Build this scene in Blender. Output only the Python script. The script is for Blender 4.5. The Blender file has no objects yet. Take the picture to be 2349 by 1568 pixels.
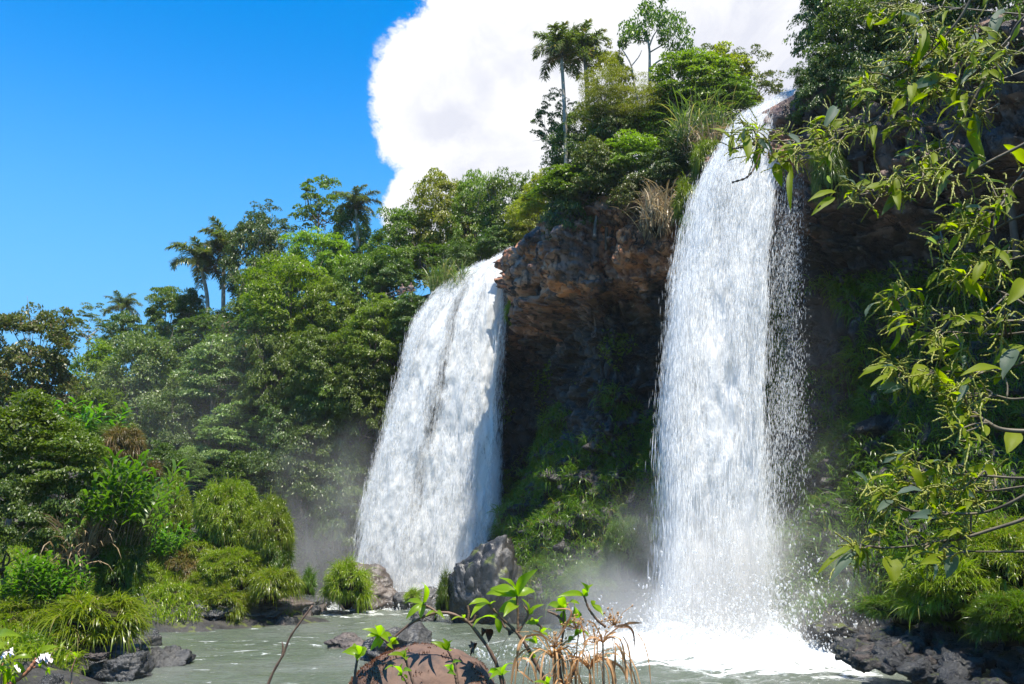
import bpy, math
import numpy as np
from mathutils import Vector, Matrix, Euler
S = bpy.context.scene
C = S.collection
rng = np.random.default_rng(11)
R = math.radians

# ---------------------------------------------------------------- camera
PITCH = R(12.85); FOC = 2034.0; CAMZ = 4.0           # measured on a 2349 x 1568 view of the photograph
cam = bpy.data.cameras.new('camera'); camo = bpy.data.objects.new('camera', cam); C.objects.link(camo)
camo.location = (0, 0, CAMZ); camo.rotation_euler = (math.pi/2 + PITCH, 0, 0)
cam.sensor_width = 36; cam.lens = 36*FOC/2349; cam.clip_start = .05; cam.clip_end = 3000
S.camera = camo
def raydir(px, py):
    X = (px-1174.5)/FOC; U = -(py-784)/FOC; s, c = math.sin(PITCH), math.cos(PITCH)
    return np.array([X, c - s*U, s + c*U])
def P(px, py, Y):
    d = raydir(px, py); return np.array([0, 0, CAMZ]) + d*(Y/d[1])
def PZ(px, py, z):
    d = raydir(px, py); return np.array([0, 0, CAMZ]) + d*((z-CAMZ)/d[2])

# ---------------------------------------------------------------- sun, sky, exposure
SUN_EL, SUN_AZ = R(71), R(152)                        # azimuth from +Y towards +X
sd = np.array([math.sin(SUN_AZ)*math.cos(SUN_EL), math.cos(SUN_AZ)*math.cos(SUN_EL), math.sin(SUN_EL)])
sl = bpy.data.lights.new('sun', 'SUN'); sl.energy = 4.2; sl.angle = R(.5); sl.color = (1, .94, .82)
so = bpy.data.objects.new('sun', sl); C.objects.link(so)
so.rotation_euler = Vector(sd).to_track_quat('Z', 'Y').to_euler(); so.location = (0, 0, 60)
S.view_settings.view_transform = 'Standard'; S.view_settings.look = 'None'
S.view_settings.exposure = 1.25; S.view_settings.gamma = 1
cy = S.cycles
cy.max_bounces = 8; cy.diffuse_bounces = 2; cy.glossy_bounces = 2; cy.transmission_bounces = 5
cy.transparent_max_bounces = 24; cy.volume_bounces = 1; cy.use_denoising = True
cy.caustics_reflective = False; cy.caustics_refractive = False; cy.sample_clamp_indirect = 6
cy.volume_step_rate = 2.0; cy.volume_max_steps = 96

class NT:                                            # small node-tree helper
    def __init__(s, tree): s.t = tree; s.n = tree.nodes; s.l = tree.links; s.n.clear()
    def a(s, typ, **kw):
        n = s.n.new('ShaderNode'+typ)
        for k, v in kw.items():
            if k.startswith('i_'):
                key = k[2:]; key = int(key) if key.isdigit() else key
                s.put(n.inputs[key], v)
            else: setattr(n, k, v)
        return n
    def put(s, sock, v):
        if isinstance(v, bpy.types.NodeSocket): s.l.new(v, sock)
        elif isinstance(v, bpy.types.Node): s.l.new(v.outputs[0], sock)
        else:
            if isinstance(v, (tuple, list)) and sock.type == 'RGBA' and len(v) == 3: v = (*v, 1)
            sock.default_value = v
    def m(s, op, a, b=0.0, c=None, clamp=False):
        n = s.a('Math', operation=op, use_clamp=clamp); s.put(n.inputs[0], a); s.put(n.inputs[1], b)
        if c is not None: s.put(n.inputs[2], c)
        return n.outputs[0]
    def v(s, op, a, b=None):
        n = s.a('VectorMath', operation=op); s.put(n.inputs[0], a)
        if b is not None: s.put(n.inputs[1], b)
        return n.outputs['Value'] if op in ('DOT_PRODUCT', 'LENGTH', 'DISTANCE') else n.outputs[0]
    def mix(s, f, a, b, typ='RGBA', blend='MIX'):
        n = s.a('Mix', data_type=typ, blend_type=blend) if typ == 'RGBA' else s.a('Mix', data_type=typ)
        k = {'RGBA': (0, 6, 7, 2), 'FLOAT': (0, 2, 3, 0)}[typ]
        s.put(n.inputs[k[0]], f); s.put(n.inputs[k[1]], a); s.put(n.inputs[k[2]], b); return n.outputs[k[3]]
    def noise(s, vec, scale=1., detail=4., rough=.55, w=None, dist=0.):
        n = s.a('TexNoise'); n.inputs['Scale'].default_value = scale; n.inputs['Detail'].default_value = detail
        n.inputs['Roughness'].default_value = rough; n.inputs['Distortion'].default_value = dist
        if vec is not None: s.put(n.inputs['Vector'], vec)
        return n.outputs[0]
    def ramp(s, f, a, b, c=0., d=1.):
        n = s.a('MapRange'); s.put(n.inputs[0], f)
        for i, x in enumerate((a, b, c, d)): n.inputs[i+1].default_value = x
        n.clamp = True; return n.outputs[0]
    def sm(s, f, a, b, c=0., d=1.):
        n = s.a('MapRange', interpolation_type='SMOOTHSTEP'); s.put(n.inputs[0], f)
        for i, x in enumerate((a, b, c, d)): n.inputs[i+1].default_value = x
        return n.outputs[0]

w = bpy.data.worlds.new('World'); S.world = w; w.use_nodes = True
t = NT(w.node_tree)
sky = t.a('TexSky', sky_type='NISHITA', sun_disc=False, sun_elevation=SUN_EL, sun_rotation=SUN_AZ, air_density=1.0, dust_density=.3, ozone_density=3.0)
hs = t.a('HueSaturation', i_Saturation=1.85, i_Value=1.42, i_Color=sky.outputs[0])
dirn = t.v('NORMALIZE', t.a('TexCoord').outputs['Generated'])
blobs = [(1205, 60, 235), (1240, -140, 215), (1040, 215, 190), (1150, 400, 195), (1005, 500, 125), (1500, 150, 420), (1900, 100, 430),
         (1400, -300, 420), (1400, 500, 330), (2300, 100, 450), (1010, 150, 105), (1900, 500, 300)]
nz = t.noise(dirn, 6.0, 12, .68, dist=.3); nz2 = t.noise(dirn, 22.0, 10, .72, dist=.5)
acc = None
for (bx, by, br) in blobs:
    d0 = raydir(bx, by); d0 /= np.linalg.norm(d0)
    e = t.m('SUBTRACT', 1.0, t.m('DIVIDE', t.v('DISTANCE', dirn, tuple(d0)), br/FOC/ (1+.25*((bx-1174)/FOC)**2)))
    acc = e if acc is None else t.m('SMOOTH_MAX', acc, e, .12)
edge = t.m('ADD', acc, t.m('ADD', t.m('MULTIPLY', t.m('SUBTRACT', nz, .5), .9), t.m('MULTIPLY', t.m('SUBTRACT', nz2, .5), .42)))
mask = t.sm(edge, .0, .15)
elev = t.a('SeparateXYZ', i_0=dirn).outputs[2]; skyc = t.mix(t.sm(elev, .56, .14, 0, .85), hs.outputs[0], (1.3, 3.1, 5.2))
shade = t.sm(t.noise(dirn, 3.0, 7, .55, dist=.3), .44, .62)
bil = t.sm(t.noise(dirn, 11.0, 8, .6, dist=.6), .40, .60)
ccol = t.mix(t.m('MULTIPLY', t.m('ADD', t.m('MULTIPLY', t.m('SUBTRACT', 1.0, shade), .7), t.m('MULTIPLY', t.m('SUBTRACT', 1.0, bil), .42)), t.sm(edge, .10, .6)), (5.7, 5.7, 5.7), (4.1, 4.2, 4.7))
bg = t.a('Background', i_Color=t.mix(mask, skyc, ccol), i_Strength=.085)
t.l.new(bg.outputs[0], t.a('OutputWorld').inputs[0])

# ---------------------------------------------------------------- numpy helpers
def _hash(i, j, k, s=0):
    h = (i*374761393 + j*668265263 + k*2147483647 + s*1274126177) & 0xffffffff
    h = ((h ^ (h >> 13))*1274126177) & 0xffffffff
    return ((h ^ (h >> 16)) & 0xffffff)/16777215.0
def vnoise(p, s=0):
    p = np.asarray(p, float); f = np.floor(p).astype(np.int64); r = p-f; r = r*r*(3-2*r); o = 0
    for a in (0, 1):
        wa = r[:, 0] if a else 1-r[:, 0]
        for b in (0, 1):
            wb = r[:, 1] if b else 1-r[:, 1]
            for c in (0, 1):
                wc = r[:, 2] if c else 1-r[:, 2]
                o = o + wa*wb*wc*_hash(f[:, 0]+a, f[:, 1]+b, f[:, 2]+c, s)
    return o
def fbm(p, octv=4, s=0, g=.5):
    p = np.asarray(p, float); o = 0; a = 1; t_ = 0
    for k in range(octv): o = o + a*(vnoise(p*2**k+17.3*k, s+k)-.5); t_ += a; a *= g
    return o/t_*2
def worley(p, s=0):
    f = np.floor(p).astype(np.int64); best = np.full(len(p), 9.); sec = best.copy(); cid = np.zeros(len(p))
    for a in (-1, 0, 1):
        for b in (-1, 0, 1):
            for c in (-1, 0, 1):
                g = f+np.array([a, b, c])
                q = np.stack([_hash(g[:, 0], g[:, 1], g[:, 2], s+m) for m in (1, 2, 3)], 1)+g
                d = np.linalg.norm(q-p, axis=1); h = _hash(g[:, 0], g[:, 1], g[:, 2], s+9)
                m1 = d < best; sec = np.where(m1, best, np.minimum(sec, d)); cid = np.where(m1, h, cid); best = np.where(m1, d, best)
    return best, sec, cid
def unit(a): return a/np.maximum(np.linalg.norm(a, axis=-1, keepdims=True), 1e-9)
def rsph(n, g=rng): return unit(g.normal(size=(n, 3)))
def mk(name, V, Fs, mat=None, smooth=False, uv=None, attr=None, col=None):
    """mesh data from arrays; Fs is an array or a list of arrays of faces"""
    if isinstance(Fs, np.ndarray): Fs = [Fs]
    me = bpy.data.meshes.new(name); V = np.ascontiguousarray(V, np.float32)
    me.vertices.add(len(V)); me.vertices.foreach_set('co', V.ravel())
    L = np.concatenate([f.ravel() for f in Fs]).astype(np.int32)
    tot = np.concatenate([np.full(len(f), f.shape[1]) for f in Fs]); st = np.concatenate([[0], np.cumsum(tot)[:-1]]).astype(np.int32)
    me.loops.add(len(L)); me.loops.foreach_set('vertex_index', L)
    me.polygons.add(len(tot)); me.polygons.foreach_set('loop_start', st)
    if smooth: me.polygons.foreach_set('use_smooth', np.ones(len(tot), bool))
    if uv is not None:
        u = me.uv_layers.new(name='UVMap'); u.data.foreach_set('uv', np.asarray(uv, np.float32)[L].ravel())
    if attr:
        for k, a in attr.items():
            at = me.attributes.new(k, 'FLOAT', 'POINT'); at.data.foreach_set('value', np.asarray(a, np.float32))
    for m_ in (mat if isinstance(mat, list) else [mat]):
        if m_: me.materials.append(m_)
    me.update(calc_edges=True); return me
def link(name, me, parent=None, loc=None):
    o = bpy.data.objects.new(name, me); C.objects.link(o)
    if parent is not None: o.parent = parent
    if loc is not None: o.location = loc
    return o
def tag(o, label=None, cat=None, group=None, kind=None):
    for k, v in (('label', label), ('category', cat), ('group', group), ('kind', kind)):
        if v: o[k] = v
    return o
def thing(name, loc, label, cat, group=None, rz=0, sc=None):
    o = bpy.data.objects.new(name, None); C.objects.link(o); o.location = loc; o.rotation_euler = (0, 0, rz)
    o.empty_display_size = .3
    if sc is not None: o.scale = sc
    return tag(o, label, cat, group)
def part(name, V, Fs, mat, parent, smooth=False, **k):   # world-space vertices under an unrotated thing
    base = np.array(parent.location) if parent is not None else 0
    return link(name, mk(name, V-base, Fs, mat, smooth, **k), parent)
def merge(parts):
    Vs, Fq, off = [], {}, 0
    for V, Fs in parts:
        for f in (Fs if isinstance(Fs, list) else [Fs]): Fq.setdefault(f.shape[1], []).append(f+off)
        Vs.append(V); off += len(V)
    return np.concatenate(Vs), [np.concatenate(v) for v in Fq.values()]
def tube(pts, rad, n=6):
    pts = np.asarray(pts, float); k = len(pts); rad = np.broadcast_to(np.asarray(rad, float), (k,))
    T = unit(np.gradient(pts, axis=0)); up = np.array([0, 0, 1.]) if abs(T[0][2]) < .9 else np.array([1., 0, 0])
    A = unit(np.cross(T, up)); 
    for i in range(1, k):
        a = A[i-1]-T[i]*np.dot(A[i-1], T[i]); A[i] = a/max(np.linalg.norm(a), 1e-6)
    B = np.cross(T, A); th = np.arange(n)*2*math.pi/n
    V = (pts[:, None]+rad[:, None, None]*(np.cos(th)[None, :, None]*A[:, None]+np.sin(th)[None, :, None]*B[:, None])).reshape(-1, 3)
    i = np.arange(k-1)[:, None]*n; j = np.arange(n)[None]; j2 = (j+1) % n
    F = np.stack([i+j, i+j2, i+n+j2, i+n+j], -1).reshape(-1, 4)
    V = np.concatenate([V, pts[:1], pts[-1:]]); c0 = k*n; j = np.arange(n); j2 = (j+1) % n
    caps = np.concatenate([np.stack([j2, j, np.full(n, c0)], 1), np.stack([j+(k-1)*n, j2+(k-1)*n, np.full(n, c0+1)], 1)])
    return V, [F, caps]
def spline(pts, n=12):
    pts = np.asarray(pts, float)
    if len(pts) < 3: return np.stack([np.linspace(pts[0][i], pts[-1][i], n) for i in range(pts.shape[1])], 1)
    Q = np.concatenate([[2*pts[0]-pts[1]], pts, [2*pts[-1]-pts[-2]]]); out = []
    s = np.linspace(0, len(pts)-1, n); 
    for x in s:
        i = min(int(x), len(pts)-2); u = x-i; a, b, c, d = Q[i:i+4]
        out.append(.5*(2*b+(c-a)*u+(2*a-5*b+4*c-d)*u*u+(3*b-3*c+d-a)*u**3))
    return np.array(out)
def leaf4(Pc, ax, nr, L, W, fold=.18):
    """many small folded diamond leaves: centre, tip axis, normal, length, width"""
    ax = unit(ax); b = unit(np.cross(nr, ax)); nn = np.cross(ax, b); L = L[:, None]; W = W[:, None]
    V = np.stack([Pc-ax*L*.5, Pc+b*W*.5-nn*W*fold-ax*L*.05, Pc+ax*L*.5-nn*L*.12, Pc-b*W*.5-nn*W*fold-ax*L*.05], 1).reshape(-1, 3)
    i = np.arange(len(Pc))[:, None]*4
    return V, [np.concatenate([i+np.array([[0, 1, 2]]), i+np.array([[0, 2, 3]])])]
def blades(base, d0, L, W, droop, seg=4, side=None):
    """many grass blades: root, start direction, length, width, gravity bend"""
    n = len(base); pts = [base]; d = unit(d0); st = (L/seg)[:, None]
    for k in range(seg):
        pts.append(pts[-1]+d*st); d = unit(d+np.array([0, 0, -1.])*droop[:, None]*(1+.4*k))
    if side is None: side = unit(np.cross(d0, rsph(n)))
    Vs = []
    for k in range(seg):
        ww = W[:, None]*(.55+.45*math.sin(math.pi*(k+.8)/(seg+.8)))*.5
        Vs += [pts[k]-side*ww, pts[k]+side*ww]
    Vs.append(pts[seg]); V = np.stack(Vs, 1).reshape(-1, 3); m_ = 2*seg+1; i = np.arange(n)[:, None]*m_
    q = np.concatenate([i+np.array([[2*k, 2*k+1, 2*k+3, 2*k+2]]) for k in range(seg-1)])
    tr = i+np.array([[2*seg-2, 2*seg-1, 2*seg]])
    return V, [q, tr]

# ---------------------------------------------------------------- materials
def newmat(name):
    m_ = bpy.data.materials.new(name); m_.use_nodes = True; return m_, NT(m_.node_tree)
def fol(name, c1, c2, tr=.42, rough=.42, spec=.5, tint=(1.25, 1.5, .45), c3=None, f3=.06):
    m_, t = newmat(name); g = t.a('NewGeometry'); oi = t.a('ObjectInfo')
    isl = g.outputs['Random Per Island']
    n1 = t.noise(t.a('TexCoord').outputs['Object'], 3.5, 2)
    col = t.mix(t.m('ADD', t.m('MULTIPLY', isl, .6), t.m('MULTIPLY', t.ramp(n1, .3, .7), .4)), c1, c2)
    if c3 is not None: col = t.mix(t.m('LESS_THAN', t.m('FRACT', t.m('MULTIPLY', isl, 37.7)), f3), col, c3)
    col = t.a('HueSaturation', i_Hue=t.m('ADD', .49, t.m('MULTIPLY', oi.outputs['Random'], .02)), i_Value=t.m('ADD', .82, t.m('MULTIPLY', oi.outputs['Random'], .36)), i_Color=col).outputs[0]
    p = t.a('BsdfPrincipled', i_Roughness=rough); t.put(p.inputs['Base Color'], col); p.inputs['Specular IOR Level'].default_value = spec
    tc = t.mix(1.0, col, tint, blend='MULTIPLY')
    tl = t.a('BsdfTranslucent', i_Color=tc)
    mx = t.a('MixShader', i_0=tr, i_1=p, i_2=tl)
    t.l.new(mx.outputs[0], t.a('OutputMaterial').inputs[0]); return m_
def simple(name, c1, c2, rough=.8, scale=4., bump=.3, spec=.5, coord='Object', det=6, lo=.35, hi=.65, bs=None, dist=.02):
    m_, t = newmat(name); co = t.a('TexCoord').outputs[coord]
    n1 = t.noise(co, scale, det, .6)
    p = t.a('BsdfPrincipled', i_Roughness=rough); t.put(p.inputs['Base Color'], t.mix(t.ramp(n1, lo, hi), c1, c2))
    p.inputs['Specular IOR Level'].default_value = spec
    b = t.a('Bump', i_Strength=bump, i_Distance=dist, i_Height=t.noise(co, bs or scale*4, 6, .65)); t.l.new(b.outputs[0], p.inputs['Normal'])
    t.l.new(p.outputs[0], t.a('OutputMaterial').inputs[0]); return m_
M = {}
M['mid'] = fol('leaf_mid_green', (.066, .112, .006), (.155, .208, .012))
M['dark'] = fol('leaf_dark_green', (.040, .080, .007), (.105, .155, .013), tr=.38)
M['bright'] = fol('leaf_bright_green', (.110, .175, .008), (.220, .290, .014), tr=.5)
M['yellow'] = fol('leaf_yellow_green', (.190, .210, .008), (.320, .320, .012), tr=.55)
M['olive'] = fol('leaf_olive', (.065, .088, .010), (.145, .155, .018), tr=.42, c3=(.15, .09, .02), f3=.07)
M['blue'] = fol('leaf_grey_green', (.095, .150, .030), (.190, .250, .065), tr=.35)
M['palm'] = fol('palm_leaflet', (.075, .110, .028), (.160, .175, .050), tr=.4, c3=(.22, .15, .05), f3=.07, rough=.35)
M['ginger'] = fol('ginger_leaf', (.070, .170, .010), (.130, .250, .015), tr=.5, rough=.35)
M['grass'] = fol('grass_blade', (.110, .175, .004), (.260, .320, .012), tr=.42, rough=.32, c3=(.26, .23, .07), f3=.08)
M['grassd'] = fol('shade_toned_grass_blade', (.050, .112, .004), (.125, .200, .008), tr=.45, rough=.35, c3=(.16, .15, .03), f3=.08)  # darker grass copy; the talus shade is put into this colour
M['grassr'] = fol('rusty_grass_blade', (.080, .085, .014), (.150, .100, .025), tr=.4, c3=(.22, .12, .04), f3=.2)
M['reed'] = fol('reed_blade', (.090, .160, .020), (.200, .250, .060), tr=.45, c3=(.40, .33, .18), f3=.2)
M['straw'] = fol('dry_straw', (.26, .19, .10), (.40, .30, .18), tr=.3, tint=(1.1, 1, .8))
M['shrub'] = fol('foreground_leaf', (.160, .240, .004), (.290, .360, .008), tr=.62, rough=.55, spec=.3, tint=(1.35, 1.5, .3), c3=(.16, .22, .17), f3=.16)
M['catkin'] = fol('flower_spike', (.26, .28, .035), (.40, .40, .08), tr=.4, tint=(1.1, 1.1, .5))
M['sapling'] = fol('sapling_leaf', (.190, .320, .008), (.280, .400, .010), tr=.62, rough=.35, tint=(1.3, 1.5, .3))
M['sedge'] = fol('dry_sedge', (.34, .17, .07), (.50, .29, .14), tr=.3, tint=(1.2, .95, .7))
M['bark'] = simple('bark', (.07, .052, .038), (.17, .14, .11), .85, 3, .5)
M['palebark'] = simple('pale_bark', (.20, .17, .13), (.36, .32, .26), .8, 3, .4)
M['twig'] = simple('brown_twig', (.075, .042, .026), (.17, .10, .06), .65, 30, .3, dist=.002)
M['stem'] = simple('olive_stem', (.06, .048, .028), (.15, .12, .07), .6, 20, .3, dist=.002)
M['pinkstem'] = simple('pink_stem', (.38, .14, .08), (.48, .24, .14), .5, 30, .2, dist=.001)
M['deadleaf'] = simple('dead_leaf', (.035, .018, .010), (.10, .05, .03), .8, 60, .4, dist=.002)
M['petal'] = simple('white_petal', (.70, .58, .56), (.82, .76, .74), .5, 40, .1, dist=.001)
M['soil'] = simple('dark_soil', (.010, .009, .005), (.028, .024, .012), .95, 2.5, .6, spec=.2)
M['moss'] = fol('moss_tuft', (.060, .075, .010), (.120, .125, .018), tr=.25, rough=.7)
M['rustmoss'] = fol('rusty_moss', (.075, .022, .008), (.15, .055, .018), tr=.1, rough=.9, tint=(1, 1, 1))

def rockmat(name, base, lit, moss=0., rough=.42, red=None, scale=1.2, bump=.6, dist=.05):
    m_, t = newmat(name); co = t.a('TexCoord').outputs['Object']
    n1 = t.noise(co, scale, 8, .62); n2 = t.noise(co, scale*6, 5, .6)
    col = t.mix(t.ramp(n1, .35, .68), base, lit)
    if red: col = t.mix(t.sm(t.noise(co, scale*.8, 4), .5, .66), col, red)
    col = t.mix(t.ramp(n2, .3, .5, .55, 0), col, (.01, .01, .01))
    if moss:
        nz_ = t.a('SeparateXYZ', i_0=t.a('NewGeometry').outputs['Normal']).outputs[2]
        f = t.m('MULTIPLY', t.sm(nz_, .1, .7), t.sm(t.noise(co, scale*1.6, 5), .62-moss*.3, .70-moss*.3))
        col = t.mix(f, col, (.07, .085, .012))
    vor = t.a('TexVoronoi', feature='DISTANCE_TO_EDGE', i_Scale=scale*1.5); t.put(vor.inputs['Vector'], t.v('ADD', co, t.v('SCALE', t.a('TexNoise', i_Scale=scale*2).outputs[1])))
    p = t.a('BsdfPrincipled', i_Roughness=t.ramp(n1, .35, .7, rough-.14, rough+.25)); t.put(p.inputs['Base Color'], col)
    h = t.m('ADD', n2, t.m('MULTIPLY', n1, 1.5))
    b = t.a('Bump', i_Strength=bump, i_Distance=dist, i_Height=h); b2 = t.a('Bump', i_Strength=.4, i_Distance=dist*.3, i_Height=t.noise(co, scale*22, 4, .7)); t.l.new(b.outputs[0], b2.inputs['Normal'])
    t.l.new(b2.outputs[0], p.inputs['Normal'])
    t.l.new(p.outputs[0], t.a('OutputMaterial').inputs[0]); return m_
M['rock'] = rockmat('wet_basalt', (.015, .015, .016), (.080, .078, .074), 0, .32, bump=1., dist=.08)
M['bank'] = rockmat('mossy_bank', (.012, .011, .010), (.045, .04, .035), .25, .6, bump=1., dist=.08)
M['rockm'] = rockmat('mossy_basalt', (.017, .016, .016), (.080, .075, .070), .35, .4, bump=1., dist=.08)
M['rockb'] = rockmat('brown_basalt', (.035, .028, .024), (.155, .120, .100), 0, .38, bump=1., dist=.08)
M['fgrock'] = rockmat('foreground_rock', (.080, .042, .028), (.170, .098, .064), 0, .75, scale=5, bump=.7, dist=.006)

# cliff rock: iron-red upper lava layer above basalt darkened to deepen its shade, pale lichen
m_, t = newmat('cliff_rock'); co = t.a('TexCoord').outputs['Object']; sp = t.a('SeparateXYZ', i_0=co)
n1 = t.noise(co, .55, 8, .6); n2 = t.noise(co, 2.6, 8, .65); n3 = t.noise(co, .28, 4, .5)
lay = t.m('ADD', sp.outputs[2], t.m('MULTIPLY', t.m('SUBTRACT', n3, .5), 6))
redf = t.m('MULTIPLY', t.sm(lay, 16.6, 19.2), t.sm(t.m('ADD', sp.outputs[0], t.m('MULTIPLY', t.m('SUBTRACT', n3, .5), 16)), 11.5, 15, 1, .25))
redc = t.mix(t.ramp(n1, .36, .62), (.15, .066, .040), (.48, .255, .165)); redc = t.mix(t.sm(t.noise(co, .8, 5), .56, .68), redc, (.07, .05, .04))
drk = t.mix(t.ramp(n1, .35, .65), (.013, .012, .011), (.055, .047, .042))
col = t.mix(redf, drk, redc)
col = t.mix(t.m('MULTIPLY', t.sm(t.noise(co, 1.7, 9, .7), .60, .66), .55), col, (.30, .27, .23))
col = t.mix(t.ramp(n2, .32, .46, .55, 0), col, (.008, .007, .006))
p = t.a('BsdfPrincipled', i_Roughness=t.ramp(n1, .3, .7, .35, .75)); t.put(p.inputs['Base Color'], col)
wn_ = t.v('SUBTRACT', t.a('TexNoise', i_Scale=.9, i_Detail=5, i_Vector=co).outputs[1], (.5, .5, .5)); wn_ = t.v('MULTIPLY', wn_, (2.2, 2.2, 2.2)); wc_ = t.v('ADD', t.v('MULTIPLY', co, (1, 1, .62)), wn_)
v1 = t.a('TexVoronoi', feature='DISTANCE_TO_EDGE', i_Scale=.62, i_Vector=wc_).outputs[0]; v2 = t.a('TexVoronoi', i_Scale=.62, i_Vector=wc_).outputs[1]; v3 = t.a('TexVoronoi', feature='DISTANCE_TO_EDGE', i_Scale=2.1, i_Vector=wc_).outputs[0]
crk = t.m('MULTIPLY', t.sm(v1, .0, .05), t.m('ADD', .45, t.m('MULTIPLY', t.sm(v3, 0, .05), .55))); crk = t.m('MAXIMUM', crk, t.sm(t.noise(co, .9, 5), .42, .52))
cv = t.a('SeparateColor', i_0=v2).outputs[0]
col = t.a('HueSaturation', i_Hue=.5, i_Saturation=t.m('ADD', .75, t.m('MULTIPLY', cv, .5)), i_Value=t.m('ADD', .5, t.m('MULTIPLY', cv, 1.0)), i_Color=col).outputs[0]  # per-cell brightness paints sunlit and dim facets into the rock colour
seep = t.m('MULTIPLY', t.sm(t.noise(t.v('MULTIPLY', co, (1.6, 1.6, .12)), 1., 5), .52, .62), .75); col = t.mix(seep, col, (.012, .010, .009)); col = t.mix(t.m('MULTIPLY', t.m('SUBTRACT', 1., crk), .75), col, (.008, .007, .006)); t.put(p.inputs['Base Color'], col)
b0 = t.a('Bump', i_Strength=.9, i_Distance=.3, i_Height=t.m('ADD', t.m('MULTIPLY', crk, .5), cv))
b = t.a('Bump', i_Strength=.7, i_Distance=.12, i_Height=n2); t.l.new(b0.outputs[0], b.inputs['Normal']); b2 = t.a('Bump', i_Strength=.5, i_Distance=.06, i_Height=t.noise(co, 14, 5, .7)); t.l.new(b.outputs[0], b2.inputs['Normal'])
t.l.new(b2.outputs[0], p.inputs['Normal']); t.l.new(p.outputs[0], t.a('OutputMaterial').inputs[0]); M['cliff'] = m_

# ---------------------------------------------------------------- cliff, hillside and plateau (one sheet)
# section: lip pixel x, y, z of lip, profile kind weights (0 rock overhang .. 1 planted slope), talus height
LZ = 25.0
secs = [(-1500, 930, 21, 1, 9), (-600, 930, 20, 1, 9), (-100, 905, 18, 1, 8), (180, 900, 19, 1, 8), (380, 830, 22, 1, 9), (560, 720, 24, 1, 10), (760, 700, LZ, .8, 11), (900, 690, LZ, .35, 9),
        (990, 672, LZ, .1, 7), (1050, 640, LZ, 0, 7), (1110, 606, LZ-.2, 0, 7), (1172, 582, LZ, 0, 9), (1192, 552, LZ-.3, 0, 12), (1300, 470, LZ-.6, 0, 12), (1430, 440, LZ-.4, 0, 13), (1560, 400, LZ-.4, 0, 14),
        (1640, 340, LZ-.2, 0, 13), (1700, 284, LZ, 0, 10), (1770, 245, LZ, 0, 9), (1838, 208, LZ-.1, 0, 10), (1900, 185, LZ, 0, 12), (2100, 110, LZ, 0, 13), (2349, 0, LZ, 0, 13), (2700, -170, LZ, 0, 12), (3300, -450, LZ, .3, 10), (4300, -900, LZ, .5, 9)]
lips = np.array([PZ(a, b_, z_) for a, b_, z_, _, _ in secs]); aux = np.array([[k_, th_] for *_, k_, th_ in secs])
NS, = (1150,)
dl = np.concatenate([[0], np.cumsum(np.linalg.norm(np.diff(lips[:, :2], axis=0), axis=1))])
sk = np.linspace(0, len(secs)-1, 4000); full = spline(np.concatenate([lips, aux], 1), 4000)
wgt = np.where((full[:, 0] > -40) & (full[:, 0] < 45), 1., .15)
ds = np.concatenate([[0], np.cumsum(np.linalg.norm(np.diff(full[:, :2], axis=0), axis=1)*wgt[1:])])
path = np.stack([np.interp(np.linspace(0, ds[-1], NS), ds, full[:, i]) for i in range(5)], 1)
tan = unit(np.gradient(path[:, :2], axis=0)); ker = np.ones(31)/31
tan = unit(np.stack([np.convolve(np.pad(tan[:, i], 15, 'edge'), ker, 'valid') for i in range(2)], 1))
nor = np.stack([tan[:, 1], -tan[:, 0]], 1)           # points into the gorge
def profile(kind, th, lz):
    zr = np.array([lz, lz-1.2, lz-3, 18.9, 18.2, 16.8, 15.2, th+.4, th-1, th*.66, th*.38, th*.16, 0, -2])
    zr = np.where(zr > lz, lz, zr)
    orr = np.array([0, .55, .7, .35, -1.3, -2.7, -3.0, -2.9, -2.3, -.5, 1.4, 2.9, 4.0, 5.0])
    zs = np.linspace(lz, -2, 14); osl = (lz-zs)*.55
    return (1-kind)*zr+kind*zs, (1-kind)*orr+kind*osl
NT_ = 330; tt = np.linspace(0, 13, NT_)
Zc = np.zeros((NS, NT_)); Oc = np.zeros((NS, NT_))
for i in range(NS):
    z_, o_ = profile(min(max(path[i, 3], 0), 1), path[i, 4], path[i, 2]); Zc[i] = np.interp(tt, range(14), z_); Oc[i] = np.interp(tt, range(14), o_)
for it in range(2): Oc[:, 1:-1] = .25*Oc[:, :-2]+.5*Oc[:, 1:-1]+.25*Oc[:, 2:]
Vc = np.stack([path[:, 0:1]+nor[:, 0:1]*Oc, path[:, 1:2]+nor[:, 1:2]*Oc, Zc], -1)
fp = Vc.reshape(-1, 3); kf = np.repeat(path[:, 3], NT_); lipf = np.tile(np.clip(tt/1.2, 0, 1), NS)
f1, f2, cid = worley(fp*np.array([.55, .55, .5])+fbm(fp*.5, 3)[:, None]*.5, 5)
f1b, f2b, cidb = worley(fp*np.array([1.6, 1.6, 1.3]), 8)
f1c, f2c, cidc = worley(fp*np.array([.95, .95, .30])+fbm(fp*.6, 2)[:, None]*.3, 31)
arc = np.repeat(np.concatenate([[0], np.cumsum(np.linalg.norm(np.diff(path[:, :2], axis=0), axis=1))]), NT_)
wz = fbm(fp*np.array([.25, .25, .5]), 3); rowi = np.floor(fp[:, 2]/1.15+wz*1.6).astype(np.int64); z0 = rowi*0; hr = _hash(rowi, z0, z0, 5)
coli = np.floor(arc/(.7+1.3*hr)+hr*7+fbm(fp*.7+4, 2)*.35).astype(np.int64); blk = _hash(rowi, coli, z0, 6); blk2 = _hash(np.floor(arc/5+wz).astype(np.int64), np.floor(fp[:, 2]/2.6+wz).astype(np.int64), z0, 8)
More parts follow.
